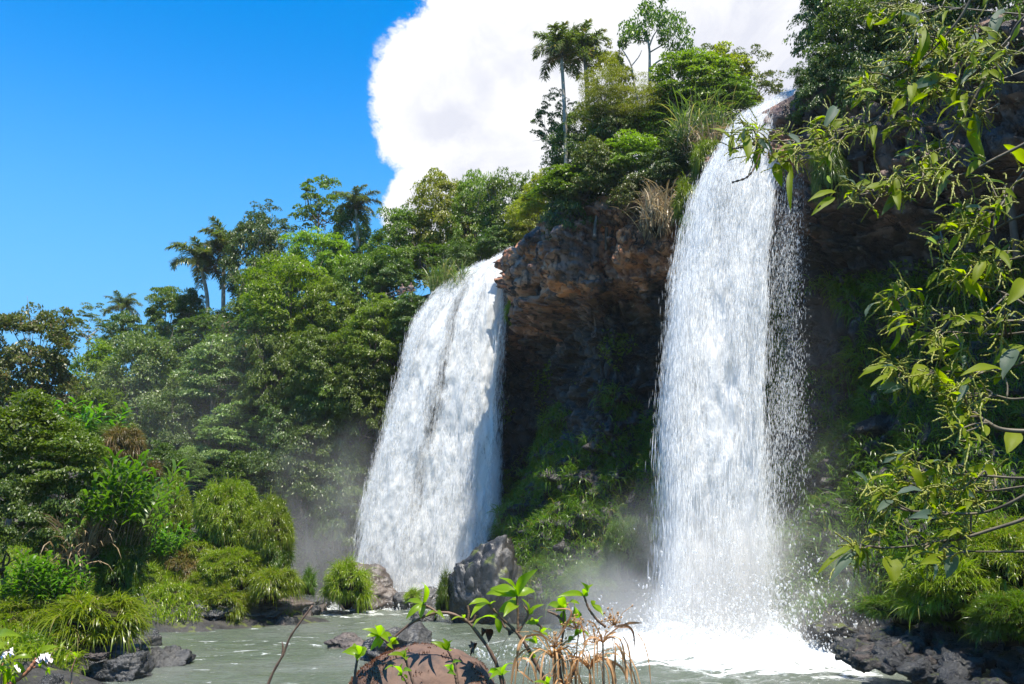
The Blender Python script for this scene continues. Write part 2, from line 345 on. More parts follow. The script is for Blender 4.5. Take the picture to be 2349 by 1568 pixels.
disp = (cid-.5)*.8+(blk-.5)*.95+(blk2-.5)*.7+(cidb-.5)*.25+(cidc-.5)*.9-np.exp(-((f2c-f1c)/.05)**2)*.45-np.exp(-((f2-f1)/.07)**2)*.35-np.exp(-((f2b-f1b)/.06)**2)*.12+fbm(fp*.35, 4)*.6+fbm(fp*2.5, 3)*.18
ledge = np.abs(((fp[:, 2]+fbm(fp*.15, 2)*2)/1.5) % 1-.5)*.5
disp = (disp+ledge-.1)*(1-.7*np.clip(kf, 0, 1))*lipf
nn = np.repeat(nor, NT_, 0)
fp2 = fp.copy(); fp2[:, :2] += nn*disp[:, None]; fp2[:, 2] += fbm(fp*.6+9, 3)*.4*lipf
# plateau rows behind the lip
back = [(1.5, .1), (4, .3), (9, .8), (20, 1.5), (60, 3), (300, 6)]
rows = [np.stack([path[:, 0]-nor[:, 0]*b_*.6-0*b_, path[:, 1]+b_*.9, path[:, 2]+z_+fbm(np.stack([path[:, 0], path[:, 1]+b_, path[:, 2]*0], 1)*.3, 3)*.25*min(b_, 4)], 1) for b_, z_ in back]
G = fp2.reshape(NS, NT_, 3); G = np.concatenate([np.stack(rows[::-1], 1), G], 1); NTT = NT_+len(back)
i = np.arange(NS-1)[:, None]*NTT; j = np.arange(NTT-1)[None]
Fc = np.stack([i+j, i+j+1, i+NTT+j+1, i+NTT+j], -1).reshape(-1, 4)
link('cliff', mk('cliff', G.reshape(-1, 3), Fc, M['cliff']))['kind'] = 'structure'
CL = fp2.reshape(NS, NT_, 3)

# ---------------------------------------------------------------- river
gx = np.concatenate([np.linspace(-400, -45, 20), np.linspace(-44, 44, 560), np.linspace(45, 300, 20)]); gy = np.concatenate([np.linspace(-60, 5, 10), np.geomspace(6, 75, 520), np.linspace(80, 400, 12)])
X, Y = np.meshgrid(gx, gy, indexing='ij'); q = np.stack([X.ravel(), Y.ravel(), X.ravel()*0], 1)
fallR = P(1690, 1475, 37); fallL = P(985, 1398, 60); fallR[2] = fallL[2] = 0
dR = np.linalg.norm((q-fallR)*np.array([.8, 1, 0]), axis=1); dL = np.linalg.norm(q-fallL, axis=1)
amp = .05+.16*np.exp(-(dR/7)**2)+.10*np.exp(-(dL/8)**2)
zz = amp*(fbm(q*np.array([.9, 1.3, 0]), 4)*1.2+(1-np.abs(fbm(q*np.array([.8, 1.6, 0])+5, 4)))*.9)*1.6+1.1*np.exp(-(dR/4.2)**2)*(1+fbm(q*.8, 3))*.8
zz = np.where((np.abs(q[:, 0]) > 46) | (q[:, 1] < 5) | (q[:, 1] > 78), 0, zz); q[:, 2] = zz-.12
ny = len(gy); i = np.arange(len(gx)-1)[:, None]*ny; j = np.arange(ny-1)[None]
Fw = np.stack([i+j, i+ny+j, i+ny+j+1, i+j+1], -1).reshape(-1, 4)
m_, t = newmat('river_water'); co = t.a('TexCoord').outputs['Object']; sc_ = t.v('MULTIPLY', co, (1, 1, 0))
st1 = t.v('MULTIPLY', co, (.55, 1.5, 0))
foam_glint_n = t.noise(st1, 1.3, 10, .68, dist=.6); foam_glint2 = t.noise(st1, .23, 3, .5)
rn = t.v('DISTANCE', t.v('MULTIPLY', sc_, (.92, 1, 0)), (fallR[0]*.92, fallR[1]-1.2, 0)); ln = t.v('DISTANCE', sc_, (fallL[0], fallL[1], 0))
nearR = t.sm(rn, 4.2, 8.0, .30, 0); nearL = t.sm(ln, 3, 10, .16, 0); coreR = t.sm(rn, 3.2, 5.6, 1, 0)
th = t.m('SUBTRACT', t.m('SUBTRACT', .615, nearR), nearL)  # base threshold lets white flecks through, as foam and as painted glints
f = t.sm(t.m('SUBTRACT', t.m('ADD', foam_glint_n, t.m('MULTIPLY', t.m('SUBTRACT', foam_glint2, .5), .35)), th), 0, .10)
f = t.m('MAXIMUM', f, t.m('MULTIPLY', coreR, t.ramp(foam_glint_n, .30, .56, .45, 1.)))
col = t.mix(t.sm(t.noise(sc_, .12, 3), .4, .62), (.088, .108, .074), (.125, .140, .115))
p = t.a('BsdfPrincipled', i_Roughness=t.mix(f, .08, .7, 'FLOAT')); t.put(p.inputs['Base Color'], t.mix(f, col, (.74, .76, .75)))
p.inputs['IOR'].default_value = 1.33
h = t.m('ADD', t.noise(st1, 2.4, 8, .66), t.m('MULTIPLY', t.noise(st1, .9, 3), 1.2))
b = t.a('Bump', i_Strength=1., i_Distance=.22, i_Height=h); t.l.new(b.outputs[0], p.inputs['Normal'])
t.l.new(p.outputs[0], t.a('OutputMaterial').inputs[0]); M['river'] = m_
link('river', mk('river', q, Fw, m_, True))['kind'] = 'structure'

# ---------------------------------------------------------------- banks
def bank(name, x0, x1, y0, y1, fn, n=160, mat='bank'):
    X, Y = np.meshgrid(np.linspace(x0, x1, n), np.linspace(y0, y1, n), indexing='ij'); q = np.stack([X.ravel(), Y.ravel(), np.zeros(n*n)], 1)
    q[:, 2] = fn(q[:, 0], q[:, 1])+fbm(q*.8, 4)*.35
    i = np.arange(n-1)[:, None]*n; j = np.arange(n-1)[None]
    F = np.stack([i+j, i+n+j, i+n+j+1, i+j+1], -1).reshape(-1, 4)
    link(name, mk(name, q, F, M[mat], True))['kind'] = 'structure'; return fn
def leftbank(x, y):
    edge = -9.2-(y-25)*.30                            # water edge on the left, nearer reach
    edge2 = np.interp(y, [20, 30, 33, 38, 42, 47, 50, 54, 60], [-11.5, -12.6, -13.6, -17, -19, -12.5, -10.5, -16, -24])
    d = edge2-x
    return np.clip(d*.32, -2, 1.5)+np.clip((d-6)*.25, 0, 9)*np.clip((y-20)/10, 0, 1)
bank('riverbank', -70, -6, 12, 78, leftbank, 220)
bank('near_bank', -14, 16, -8, 9, lambda x, y: 3.25-np.clip((y-2.9)*1.1, 0, 6)+np.clip(-y, 0, 2)*.1, 120, 'soil')
def rightbank(x, y):
    d = x-np.interp(y, [10, 20, 26, 30, 33, 36, 40], [9, 9.5, 10, 10.3, 11.2, 14, 17]); return np.clip(d*.40-1.0, -1.8, 5)
bank('rocky_shore', 6, 40, 8, 44, rightbank, 160)

# ---------------------------------------------------------------- waterfalls
def fallmat(name, hard):
    m_, t = newmat(name); uv = t.a('TexCoord').outputs['UV']; at = t.a('Attribute', attribute_name='dens').outputs['Fac']
    s1 = t.noise(t.v('MULTIPLY', uv, (.95, .33, 1)), 1.0, 5, .6, dist=.4); s2 = t.noise(t.v('MULTIPLY', uv, (5.5, .75, 1)), 1.0, 6, .66); s3 = t.noise(t.v('MULTIPLY', uv, (15., 3.2, 1)), 1.0, 4, .65)
    nn_ = t.m('ADD', t.m('ADD', t.m('MULTIPLY', s1, .46), t.m('MULTIPLY', s2, .34)), t.m('MULTIPLY', s3, .20))
    a = t.sm(t.m('ADD', nn_, t.m('MULTIPLY', at, .40)), .60, .60+hard)
    p = t.a('BsdfPrincipled', i_Roughness=.45); t.put(p.inputs['Base Color'], (.95, .95, .94, 1)); p.inputs['Specular IOR Level'].default_value = .3
    bm = t.a('Bump', i_Strength=1., i_Distance=.35, i_Height=nn_); t.l.new(bm.outputs[0], p.inputs['Normal'])
    tl = t.a('BsdfTranslucent', i_Color=(.95, .95, .94, 1))
    mx = t.a('MixShader', i_0=.45, i_1=p, i_2=tl); tp = t.a('BsdfTransparent')
    o = t.a('MixShader', i_0=a, i_1=tp, i_2=mx); t.l.new(o.outputs[0], t.a('OutputMaterial').inputs[0]); return m_
M['fall'] = fallmat('falling_water', .13)
m_, t = newmat('water_drops'); p = t.a('BsdfPrincipled', i_Roughness=.3); t.put(p.inputs['Base Color'], (.92, .94, .96, 1))
mx = t.a('MixShader', i_0=.5, i_1=p, i_2=t.a('BsdfTranslucent', i_Color=(.93, .95, .97, 1))); mx2 = t.a('MixShader', i_0=.5, i_1=mx, i_2=t.a('BsdfTransparent')); t.l.new(mx2.outputs[0], t.a('OutputMaterial').inputs[0]); M['drop'] = m_
def octa(Pc, d, L, W):
    n = len(Pc); d = unit(d); a = unit(np.cross(d, rsph(n))); b = np.cross(d, a); L = L[:, None]*.5; W = W[:, None]*.5
    V = np.stack([Pc+d*L, Pc-d*L*1.2, Pc+a*W, Pc+b*W, Pc-a*W, Pc-b*W], 1).reshape(-1, 3); i = np.arange(n)[:, None]*6
    return V, [np.concatenate([i+np.array([f_]) for f_ in ((0, 2, 3), (0, 3, 4), (0, 4, 5), (0, 5, 2), (1, 3, 2), (1, 4, 3), (1, 5, 4), (1, 2, 5))])]
def waterfall(rows, densfn, seed, ndrop, label, layers, back, spraymax):
    g = np.random.default_rng(seed); NV, NU = 300, 120
    L = spline([P(r[0], r[1], r[4]) for r in rows], NV); Rr = spline([P(r[2], r[3], r[4]) for r in rows], NV)
    base = np.array([(L[-1][0]+Rr[-1][0])/2, L[-1][1], 0]); th = thing('waterfall', base, label, 'waterfall')
    u = np.linspace(0, 1, NU); grid = L[:, None]*(1-u)[None, :, None]+Rr[:, None]*u[None, :, None]
    wid = np.linalg.norm(Rr-L, axis=1); dv = np.concatenate([[0], np.cumsum(np.linalg.norm(np.diff((L+Rr)/2, axis=0), axis=1))])
    vv = np.linspace(0, 1, NV)[:, None]; um = (u[None]-.5)*np.mean(wid)
    i = np.arange(NV-1)[:, None]*NU; j = np.arange(NU-1)[None]; F = np.stack([i+j, i+NU+j, i+NU+j+1, i+j+1], -1).reshape(-1, 4)
    for k in range(layers):
        off = k*back/layers; uvm = np.stack([np.broadcast_to(um, (NV, NU))+k*17.3, np.broadcast_to(-dv[:, None], (NV, NU))+k*9.1], -1).reshape(-1, 2)
        q = grid.copy(); e = np.stack([uvm[:, 0]*1.0, uvm[:, 1]*.28, uvm[:, 0]*0], 1)
        bulge = (fbm(e*.9, 4, seed)*.6+fbm(e*3.2, 3, seed)*.2).reshape(NV, NU)*np.clip(vv*5, .15, 1)
        q[..., 1] += off*np.clip(vv*3, .1, 1)-bulge*.9; q[..., 2] += bulge*.35*np.clip(1-vv*2, 0, 1); q[..., 0] += fbm(e*1.3+3, 3, seed).reshape(NV, NU)*.25
        dn = densfn(u[None], vv)*(1-.05*k)
        m2 = mk('water_sheet', q.reshape(-1, 3)-base, F, M['fall'], True, uv=uvm, attr={'dens': dn.reshape(-1)}); link('water_sheet', m2, th)
    # flying drops and torn strands
    uu = g.uniform(-.10, 1.16, ndrop*6); vs = g.uniform(.0, 1., ndrop*6)**.85
    e = np.stack([uu*8, vs*9, uu*0], 1); keep = g.uniform(size=len(uu)) < spraymax(uu, vs)*np.clip(.55+1.3*fbm(e*np.array([1.3, .8, 0]), 4, seed+3), 0, 1.4)
    uu, vs = uu[keep][:ndrop], vs[keep][:ndrop]; n = len(uu); iv = vs*(NV-1); i0 = np.clip(iv.astype(int), 0, NV-2); fr = (iv-i0)[:, None]
    Lp = L[i0]*(1-fr)+L[i0+1]*fr; Rp = Rr[i0]*(1-fr)+Rr[i0+1]*fr; pos = Lp*(1-uu[:, None])+Rp*uu[:, None]
    dirv = unit(L[np.clip(i0+1, 0, NV-1)]-L[i0]+Rr[np.clip(i0+1, 0, NV-1)]-Rr[i0]); dirv = unit(dirv+g.normal(size=(n, 3))*.05)
    pos[:, 1] += g.uniform(-.9, back, n)*np.clip(vs*4, .15, 1); pos += g.normal(size=(n, 3))*.10
    sz = g.lognormal(0, .45, n)
    veil = sst(uu, .68, .82) if seed == 5 else uu*0; V, Fo = octa(pos-base, dirv, .22*sz*(1+.5*vs)*(1-.72*veil), (.0105+.001*veil)*sz); link('spray', mk('spray', V, Fo, M['drop']), th)
    return th, L, Rr
def sst(x, a, b): q_ = np.clip((x-a)/(b-a), 0, 1); return q_*q_*(3-2*q_)
rowsR = [(1712, 262, 1842, 192, 41.5), (1700, 275, 1838, 205, 40.9), (1668, 325, 1834, 262, 40), (1625, 400, 1832, 350, 39.2), (1595, 480, 1832, 440, 38.6), (1570, 600, 1830, 580, 38.1), (1556, 720, 1828, 710, 37.8),
         (1546, 850, 1830, 850, 37.5), (1538, 1000, 1834, 1000, 37.3), (1530, 1200, 1838, 1200, 37.1), (1520, 1400, 1840, 1400, 37), (1512, 1500, 1845, 1500, 37)]
def densR(u, v):
    right = sst(u, .64+.14*(1-v)**2, .80+.14*(1-v)**3)
    d = .78*sst(u, -.02, .10)*(1-right)+(.03+.09*v)*right*(1-sst(u, .85, 1.02)); return d-.12*sst(v, .1, .5)*(1-right)+.10*sst(v, .8, 1)*(1-right)
def sprR(u, v): return ((.20*(u < .72)+.015)+.45*np.exp(-((u-.03)/.08)**2)+(.16+.10*v)*sst(u, .5, .66)*(1-sst(u, .9, 1.15)))*(1-sst(u, 1.0, 1.12))*np.where(v < .10, .5, 1)*(1-.85*(1-sst(u, -.08, -.0)))
waterfall(rowsR, densR, 5, 230000, 'tall white waterfall on the right plunging into the foaming pool', 5, 1.7, sprR)
rowsL = [(1062, 622, 1176, 570, 64.5), (1050, 634, 1172, 578, 63.6), (1008, 668, 1168, 604, 62.6), (965, 718, 1161, 664, 61.6), (935, 790, 1154, 765, 60.9), (906, 900, 1148, 885, 60.4), (877, 1020, 1145, 1010, 60.1),
         (851, 1120, 1142, 1120, 60), (824, 1230, 1138, 1230, 59.9), (805, 1340, 1133, 1345, 59.9), (798, 1412, 1131, 1412, 59.9)]
def densL(u, v):
    gap = np.exp(-((u-(.47-.12*v))/.085)**2)*.30*(1-sst(v, .6, .95))+np.exp(-((u-.40)/.12)**2)*1.2*(1-sst(v, .02, .14))
    return sst(u, -.02, .06)*(1-sst(u, .93, 1.01))*.66+.02-gap*1.1-.06*sst(v, .3, .7)+.16*sst(v, .8, 1)
def sprL(u, v): return (.3+.6*np.exp(-((u-.02)/.06)**2)+.5*np.exp(-((u-.97)/.04)**2))*sst(u, -.06, .0)*(1-sst(u, 1.0, 1.04))
waterfall(rowsL, densL, 9, 120000, 'wide white waterfall on the left splitting in two at its lip', 4, 1.4, sprL)

# splash thrown up around the feet of the falls
def splash(c, n, sx, sy, h, label, seed):
    g = np.random.default_rng(seed); a = g.normal(size=(n, 2)); z_ = g.exponential(h*.35, n)*np.exp(-(a[:, 0]**2+a[:, 1]**2)*.35)
    pos = np.stack([c[0]+a[:, 0]*sx, c[1]+a[:, 1]*sy, z_], 1); s_ = g.lognormal(0, .5, n)
    V, F = octa(pos, rsph(n, g)*.7+np.array([0, 0, 1]), .07*s_, .04*s_)
    o = thing('splash', c, label, 'splash'); part('drops', V, F, M['drop'], o); return o
splash(fallR+np.array([.3, -1.5, 0]), 26000, 3.6, 1.7, 2.6, 'white splash bursting at the foot of the tall right waterfall', 3)
splash(fallL+np.array([0, -.5, 0]), 9000, 3.6, 1.2, 1.6, 'low splash along the foot of the wide left waterfall', 4)

# mist and haze
def mist(name, c, r, dens, scale, label, pow_=1.5, lo=.35, hi=.7):
    m_, t = newmat(name+'_volume'); co = t.a('TexCoord').outputs['Object']
    fall = t.m('POWER', t.sm(t.v('LENGTH', co), 0, 1, 1, 0), pow_)
    n_ = t.sm(t.noise(t.v('MULTIPLY', co, tuple(np.array(r)/max(r))), scale, 4, .6, dist=.4), lo, hi)
    d = t.m('MULTIPLY', t.m('MULTIPLY', fall, n_), dens)
    v = t.a('VolumePrincipled', i_Color=(1., .99, .97, 1)); t.put(v.inputs['Density'], d); v.inputs['Anisotropy'].default_value = .3
    t.l.new(v.outputs[0], t.a('OutputMaterial').inputs['Volume'])
    bm_ = ico(3); o = link(name, mk(name, bm_[0], bm_[1], m_)); o.location = c; o.scale = r; return tag(o, label, 'mist', kind='stuff')
_ico = {}
def ico(n):
    if n in _ico: return _ico[n]
    import bmesh
    bm = bmesh.new(); bmesh.ops.create_icosphere(bm, subdivisions=n, radius=1)
    V = np.array([v.co[:] for v in bm.verts]); F = np.array([[v.index for v in f.verts] for f in bm.faces]); bm.free(); _ico[n] = (V, F); return _ico[n]
mist('mist', P(1660, 1415, 36), (9.5, 4.2, 6.6), 1.2, 1.6, 'bright mist cloud rising from the foot of the tall right waterfall', 1.6)
mist('mist', P(1855, 980, 36.5), (2.6, 1.6, 10), .05, 1.2, 'thin spray veil along the right side of the tall waterfall', 1.0)
mist('mist', P(750, 1220, 60), (9, 5, 9.5), .17, 1.7, 'grey mist drifting left from the foot of the wide waterfall', 1.1)
mist('mist', P(1000, 1340, 60), (9, 3.5, 4.5), .32, 1.7, 'low white mist in front of the wide left waterfall', 1.3)
mist('mist', P(1360, 1370, 44), (8, 4, 3.2), .10, 1.5, 'thin mist over the dark grass between the two falls', 1.2)
mist('mist', P(470, 930, 66), (17, 6, 9), .024, 1.2, 'thin blue mist hanging before the left hillside', 1.0)
hm, t = newmat('haze_volume'); v = t.a('VolumePrincipled', i_Color=(.80, .90, 1., 1)); v.inputs['Density'].default_value = .00015; v.inputs['Anisotropy'].default_value = .2
t.l.new(v.outputs[0], t.a('OutputMaterial').inputs['Volume'])
hx = np.array([[a, b_, c_] for a in (-430, 330) for b_ in (-80, 460) for c_ in (-4, 48)], float)
tag(link('haze', mk('haze', hx, np.array([[0, 1, 3, 2], [4, 6, 7, 5], [0, 4, 5, 1], [2, 3, 7, 6], [0, 2, 6, 4], [1, 5, 7, 3]]), hm)), 'thin blue haze in the humid air', None, None, 'stuff')

# ---------------------------------------------------------------- plant builders (unit meshes shared by copies)
def crown_np(seed, nclump, nleaf, ll, lw=.45, flat=.95, spread=1., droop=.5, hollow=.45, openness=0., top=.62, cr=.13):
    """leaf clumps through a lumpy crown that fills x,y in -.5..+.5 and z in 0..1"""
    g = np.random.default_rng(seed); d = rsph(nclump*4, g); d = d[(d[:, 2] > -.75)][:nclump]
    lump = 1+fbm(d*1.7+seed, 3, seed)[:, None]*.55; r = g.uniform(hollow, 1, (len(d), 1))**.5
    cc = d*lump*r*np.array([.40, .40, .42])*spread+np.array([0, 0, .52])
    cc[:, :2] *= 1+.35*np.clip(-d[:, 2:3]*lump, 0, 1)
    if openness: cc = cc[_hash(*(np.floor(cc*7).astype(np.int64).T), seed) > openness]
    n = nleaf; ci = g.integers(0, len(cc), n); crr = cr*g.uniform(.6, 1.35, len(cc))[ci][:, None]
    dd = rsph(n, g); dd[:, 2] = np.abs(dd[:, 2])*1.0-.25; off = dd*g.uniform(.35, 1, (n, 1))**.5*crr*np.array([1.15, 1.15, flat])
    pos = cc[ci]+off; out = unit(pos-np.array([0, 0, .4]))
    ax = unit(out*.6+dd*.5+g.normal(size=(n, 3))*.55+np.array([0, 0, -droop])); nr = unit(np.array([0, 0, .6])+out*.7+g.normal(size=(n, 3))*.5)
    L = ll*g.uniform(.6, 1.4, n); V, F = leaf4(pos, ax, nr, L, L*lw)
    return V, F, cc
def limbs(cc, seed, below=.9, tr=.018, nl=9, lean=.05):
    g = np.random.default_rng(seed); P0 = np.array([g.normal()*lean, g.normal()*lean, -below]); fork = np.array([g.normal()*.03, g.normal()*.03, .18])
    parts = [tube(spline([P0, (P0+fork)/2+g.normal(size=3)*.02, fork, [fork[0]*1.5, fork[1]*1.5, .62]], 14), np.linspace(tr*1.6, tr*.35, 14), 7)]
    for k in g.choice(len(cc), min(nl, len(cc)), replace=False):
        s_ = fork+np.array([0, 0, g.uniform(-.1, .25)]); e = cc[k]; mid = (s_+e)/2+g.normal(size=3)*.05+np.array([0, 0, -.03])
        parts.append(tube(spline([s_, mid, e], 8), np.linspace(tr*.6, tr*.12, 8), 5))
        for q_ in range(2):
            e2 = e+g.normal(size=3)*.09; parts.append(tube([mid, (mid+e2)/2+g.normal(size=3)*.02, e2], np.array([.3, .2, .08])*tr, 4))
    return merge(parts)
CR = {}
def variant(key, **kw):
    b_ = kw.pop('below', .9); tr = kw.pop('tr', .018); V, F, cc = crown_np(**kw); CR[key] = ((V, F), limbs(cc, kw['seed'], b_, tr))
variant('big1', seed=1, nclump=190, nleaf=24000, ll=.030, cr=.085)
variant('big2', seed=2, nclump=150, nleaf=24000, ll=.030, flat=.55, cr=.10)
variant('big3', seed=3, nclump=230, nleaf=26000, ll=.026, droop=1.0, cr=.075)
variant('med1', seed=4, nclump=90, nleaf=13000, ll=.042, cr=.12)
variant('med2', seed=5, nclump=70, nleaf=13000, ll=.040, flat=.5, cr=.14)
variant('med3', seed=6, nclump=120, nleaf=15000, ll=.036, droop=1.2, cr=.10)
variant('fea1', seed=7, nclump=80, nleaf=30000, ll=.022, lw=.25, flat=.35, droop=.2, cr=.15)
variant('open1', seed=8, nclump=90, nleaf=4200, ll=.042, openness=.45, hollow=.6, cr=.085, tr=.016)
variant('open2', seed=9, nclump=120, nleaf=5500, ll=.034, openness=.40, hollow=.6, cr=.08, flat=.5, tr=.014)
variant('hang1', seed=10, nclump=80, nleaf=11000, ll=.042, lw=.32, droop=2.2, hollow=.5, cr=.12, flat=1.3, openness=.2)
variant('tight', seed=12, nclump=200, nleaf=14000, ll=.026, lw=.3, droop=.1, hollow=.8, cr=.07)
_tm = {}
def tmesh(key, which, mat):
    k = (key, which, mat)
    if k not in _tm: V, F = CR[key][which]; _tm[k] = mk(('crown', 'trunk')[which], V, F, M[mat], which == 1)
    return _tm[k]
def tree(name, box, Y, var, mat, label, cat='tree', group=None, bark='bark', depth=None, rz=None, below=1.):
    x0, y0, x1, y1 = box; a = P((x0+x1)/2, y1, Y); b_ = P((x0+x1)/2, y0, Y); wd = P(x1, (y0+y1)/2, Y)[0]-P(x0, (y0+y1)/2, Y)[0]; h = b_[2]-a[2]
    o = thing(name, a, label, cat, group, rng.uniform(0, 6.28) if rz is None else rz, (wd*1.06, (depth or wd)*1.06, h*1.03))
    link('crown' if cat in ('tree',) else 'foliage', tmesh(var, 0, mat), o)
    k = link('trunk' if cat == 'tree' else 'stems', tmesh(var, 1, bark), o); k.scale = (1, 1, below); return o

# left hillside, plateau and cliff-top trees: (name, box, Y, variant, foliage, label[, bark])
T = [
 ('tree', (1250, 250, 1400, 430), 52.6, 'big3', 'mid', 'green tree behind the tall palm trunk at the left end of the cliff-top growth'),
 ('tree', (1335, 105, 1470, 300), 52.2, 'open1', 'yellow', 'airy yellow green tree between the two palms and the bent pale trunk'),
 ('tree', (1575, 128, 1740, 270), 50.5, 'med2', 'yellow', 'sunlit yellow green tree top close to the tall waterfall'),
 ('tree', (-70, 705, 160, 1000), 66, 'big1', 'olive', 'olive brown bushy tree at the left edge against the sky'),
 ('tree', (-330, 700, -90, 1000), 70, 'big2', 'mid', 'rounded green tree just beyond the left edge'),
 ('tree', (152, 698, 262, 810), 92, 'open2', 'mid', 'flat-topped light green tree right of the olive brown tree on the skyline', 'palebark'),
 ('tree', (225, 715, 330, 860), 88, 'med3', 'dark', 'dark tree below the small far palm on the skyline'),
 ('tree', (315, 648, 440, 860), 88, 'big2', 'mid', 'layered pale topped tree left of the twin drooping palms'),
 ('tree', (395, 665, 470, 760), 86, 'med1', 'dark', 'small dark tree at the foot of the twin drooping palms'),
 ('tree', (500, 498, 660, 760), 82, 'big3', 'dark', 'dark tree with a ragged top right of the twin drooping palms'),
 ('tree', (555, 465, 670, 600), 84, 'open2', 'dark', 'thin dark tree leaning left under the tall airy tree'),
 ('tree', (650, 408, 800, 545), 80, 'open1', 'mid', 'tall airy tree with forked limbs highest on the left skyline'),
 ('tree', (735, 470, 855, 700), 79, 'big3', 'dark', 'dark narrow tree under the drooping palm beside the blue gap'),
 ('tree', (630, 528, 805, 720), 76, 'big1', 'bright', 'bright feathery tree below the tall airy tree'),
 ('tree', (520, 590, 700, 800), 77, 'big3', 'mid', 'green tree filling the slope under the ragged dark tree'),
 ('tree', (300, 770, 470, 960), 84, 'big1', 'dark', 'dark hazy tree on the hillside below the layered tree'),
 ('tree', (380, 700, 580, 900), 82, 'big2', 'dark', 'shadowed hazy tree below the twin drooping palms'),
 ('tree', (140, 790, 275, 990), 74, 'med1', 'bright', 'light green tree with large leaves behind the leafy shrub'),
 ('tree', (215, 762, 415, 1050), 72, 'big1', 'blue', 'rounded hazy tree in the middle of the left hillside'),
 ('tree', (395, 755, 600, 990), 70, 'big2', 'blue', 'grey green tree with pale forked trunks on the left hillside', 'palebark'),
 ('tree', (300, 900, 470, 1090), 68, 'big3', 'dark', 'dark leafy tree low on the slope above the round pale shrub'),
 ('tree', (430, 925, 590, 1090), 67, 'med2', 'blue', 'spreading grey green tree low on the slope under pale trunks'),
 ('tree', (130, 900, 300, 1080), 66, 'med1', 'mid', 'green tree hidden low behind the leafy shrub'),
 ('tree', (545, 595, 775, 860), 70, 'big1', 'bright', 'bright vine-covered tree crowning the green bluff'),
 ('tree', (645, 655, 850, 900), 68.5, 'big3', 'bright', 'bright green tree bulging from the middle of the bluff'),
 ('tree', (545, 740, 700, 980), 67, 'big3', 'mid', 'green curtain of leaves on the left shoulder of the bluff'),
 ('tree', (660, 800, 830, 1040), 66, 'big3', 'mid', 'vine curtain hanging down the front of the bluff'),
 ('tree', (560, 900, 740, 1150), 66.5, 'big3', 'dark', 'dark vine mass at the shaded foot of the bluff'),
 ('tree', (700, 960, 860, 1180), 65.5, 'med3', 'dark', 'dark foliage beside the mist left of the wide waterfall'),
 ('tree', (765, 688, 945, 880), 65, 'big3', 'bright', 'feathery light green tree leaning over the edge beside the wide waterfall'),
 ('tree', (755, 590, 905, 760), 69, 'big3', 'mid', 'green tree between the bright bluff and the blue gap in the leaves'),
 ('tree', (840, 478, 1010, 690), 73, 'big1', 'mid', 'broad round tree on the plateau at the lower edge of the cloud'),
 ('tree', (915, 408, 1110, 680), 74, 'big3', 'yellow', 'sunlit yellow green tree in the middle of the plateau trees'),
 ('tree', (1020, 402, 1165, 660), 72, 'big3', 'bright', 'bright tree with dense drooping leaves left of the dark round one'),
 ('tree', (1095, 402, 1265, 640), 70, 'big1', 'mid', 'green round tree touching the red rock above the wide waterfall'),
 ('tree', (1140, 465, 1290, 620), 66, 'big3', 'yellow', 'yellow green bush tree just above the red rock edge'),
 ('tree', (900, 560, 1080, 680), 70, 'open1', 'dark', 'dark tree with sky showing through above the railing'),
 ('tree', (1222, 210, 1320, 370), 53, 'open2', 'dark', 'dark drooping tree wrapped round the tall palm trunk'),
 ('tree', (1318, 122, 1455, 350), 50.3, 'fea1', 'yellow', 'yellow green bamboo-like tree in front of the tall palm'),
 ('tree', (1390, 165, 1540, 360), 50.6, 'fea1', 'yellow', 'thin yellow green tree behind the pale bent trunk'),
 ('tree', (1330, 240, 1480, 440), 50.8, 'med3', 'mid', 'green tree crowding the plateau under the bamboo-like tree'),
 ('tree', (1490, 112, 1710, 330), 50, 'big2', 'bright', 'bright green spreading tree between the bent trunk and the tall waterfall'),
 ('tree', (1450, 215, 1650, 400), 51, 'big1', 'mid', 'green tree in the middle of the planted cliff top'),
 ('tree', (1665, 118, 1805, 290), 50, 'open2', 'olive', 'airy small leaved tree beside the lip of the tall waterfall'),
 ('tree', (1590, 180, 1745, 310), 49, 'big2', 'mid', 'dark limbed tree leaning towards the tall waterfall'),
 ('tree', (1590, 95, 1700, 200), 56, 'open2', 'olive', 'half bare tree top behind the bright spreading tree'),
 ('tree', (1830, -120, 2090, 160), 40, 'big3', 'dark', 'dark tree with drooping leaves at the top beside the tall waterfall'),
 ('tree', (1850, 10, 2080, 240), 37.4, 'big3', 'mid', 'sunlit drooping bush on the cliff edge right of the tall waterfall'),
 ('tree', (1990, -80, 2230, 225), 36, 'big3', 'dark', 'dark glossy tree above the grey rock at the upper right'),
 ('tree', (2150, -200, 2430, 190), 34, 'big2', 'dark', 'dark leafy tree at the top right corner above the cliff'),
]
for r in T: tree(r[0], r[1], r[2], r[3], r[4], r[5], bark=r[6] if len(r) > 6 else 'bark')
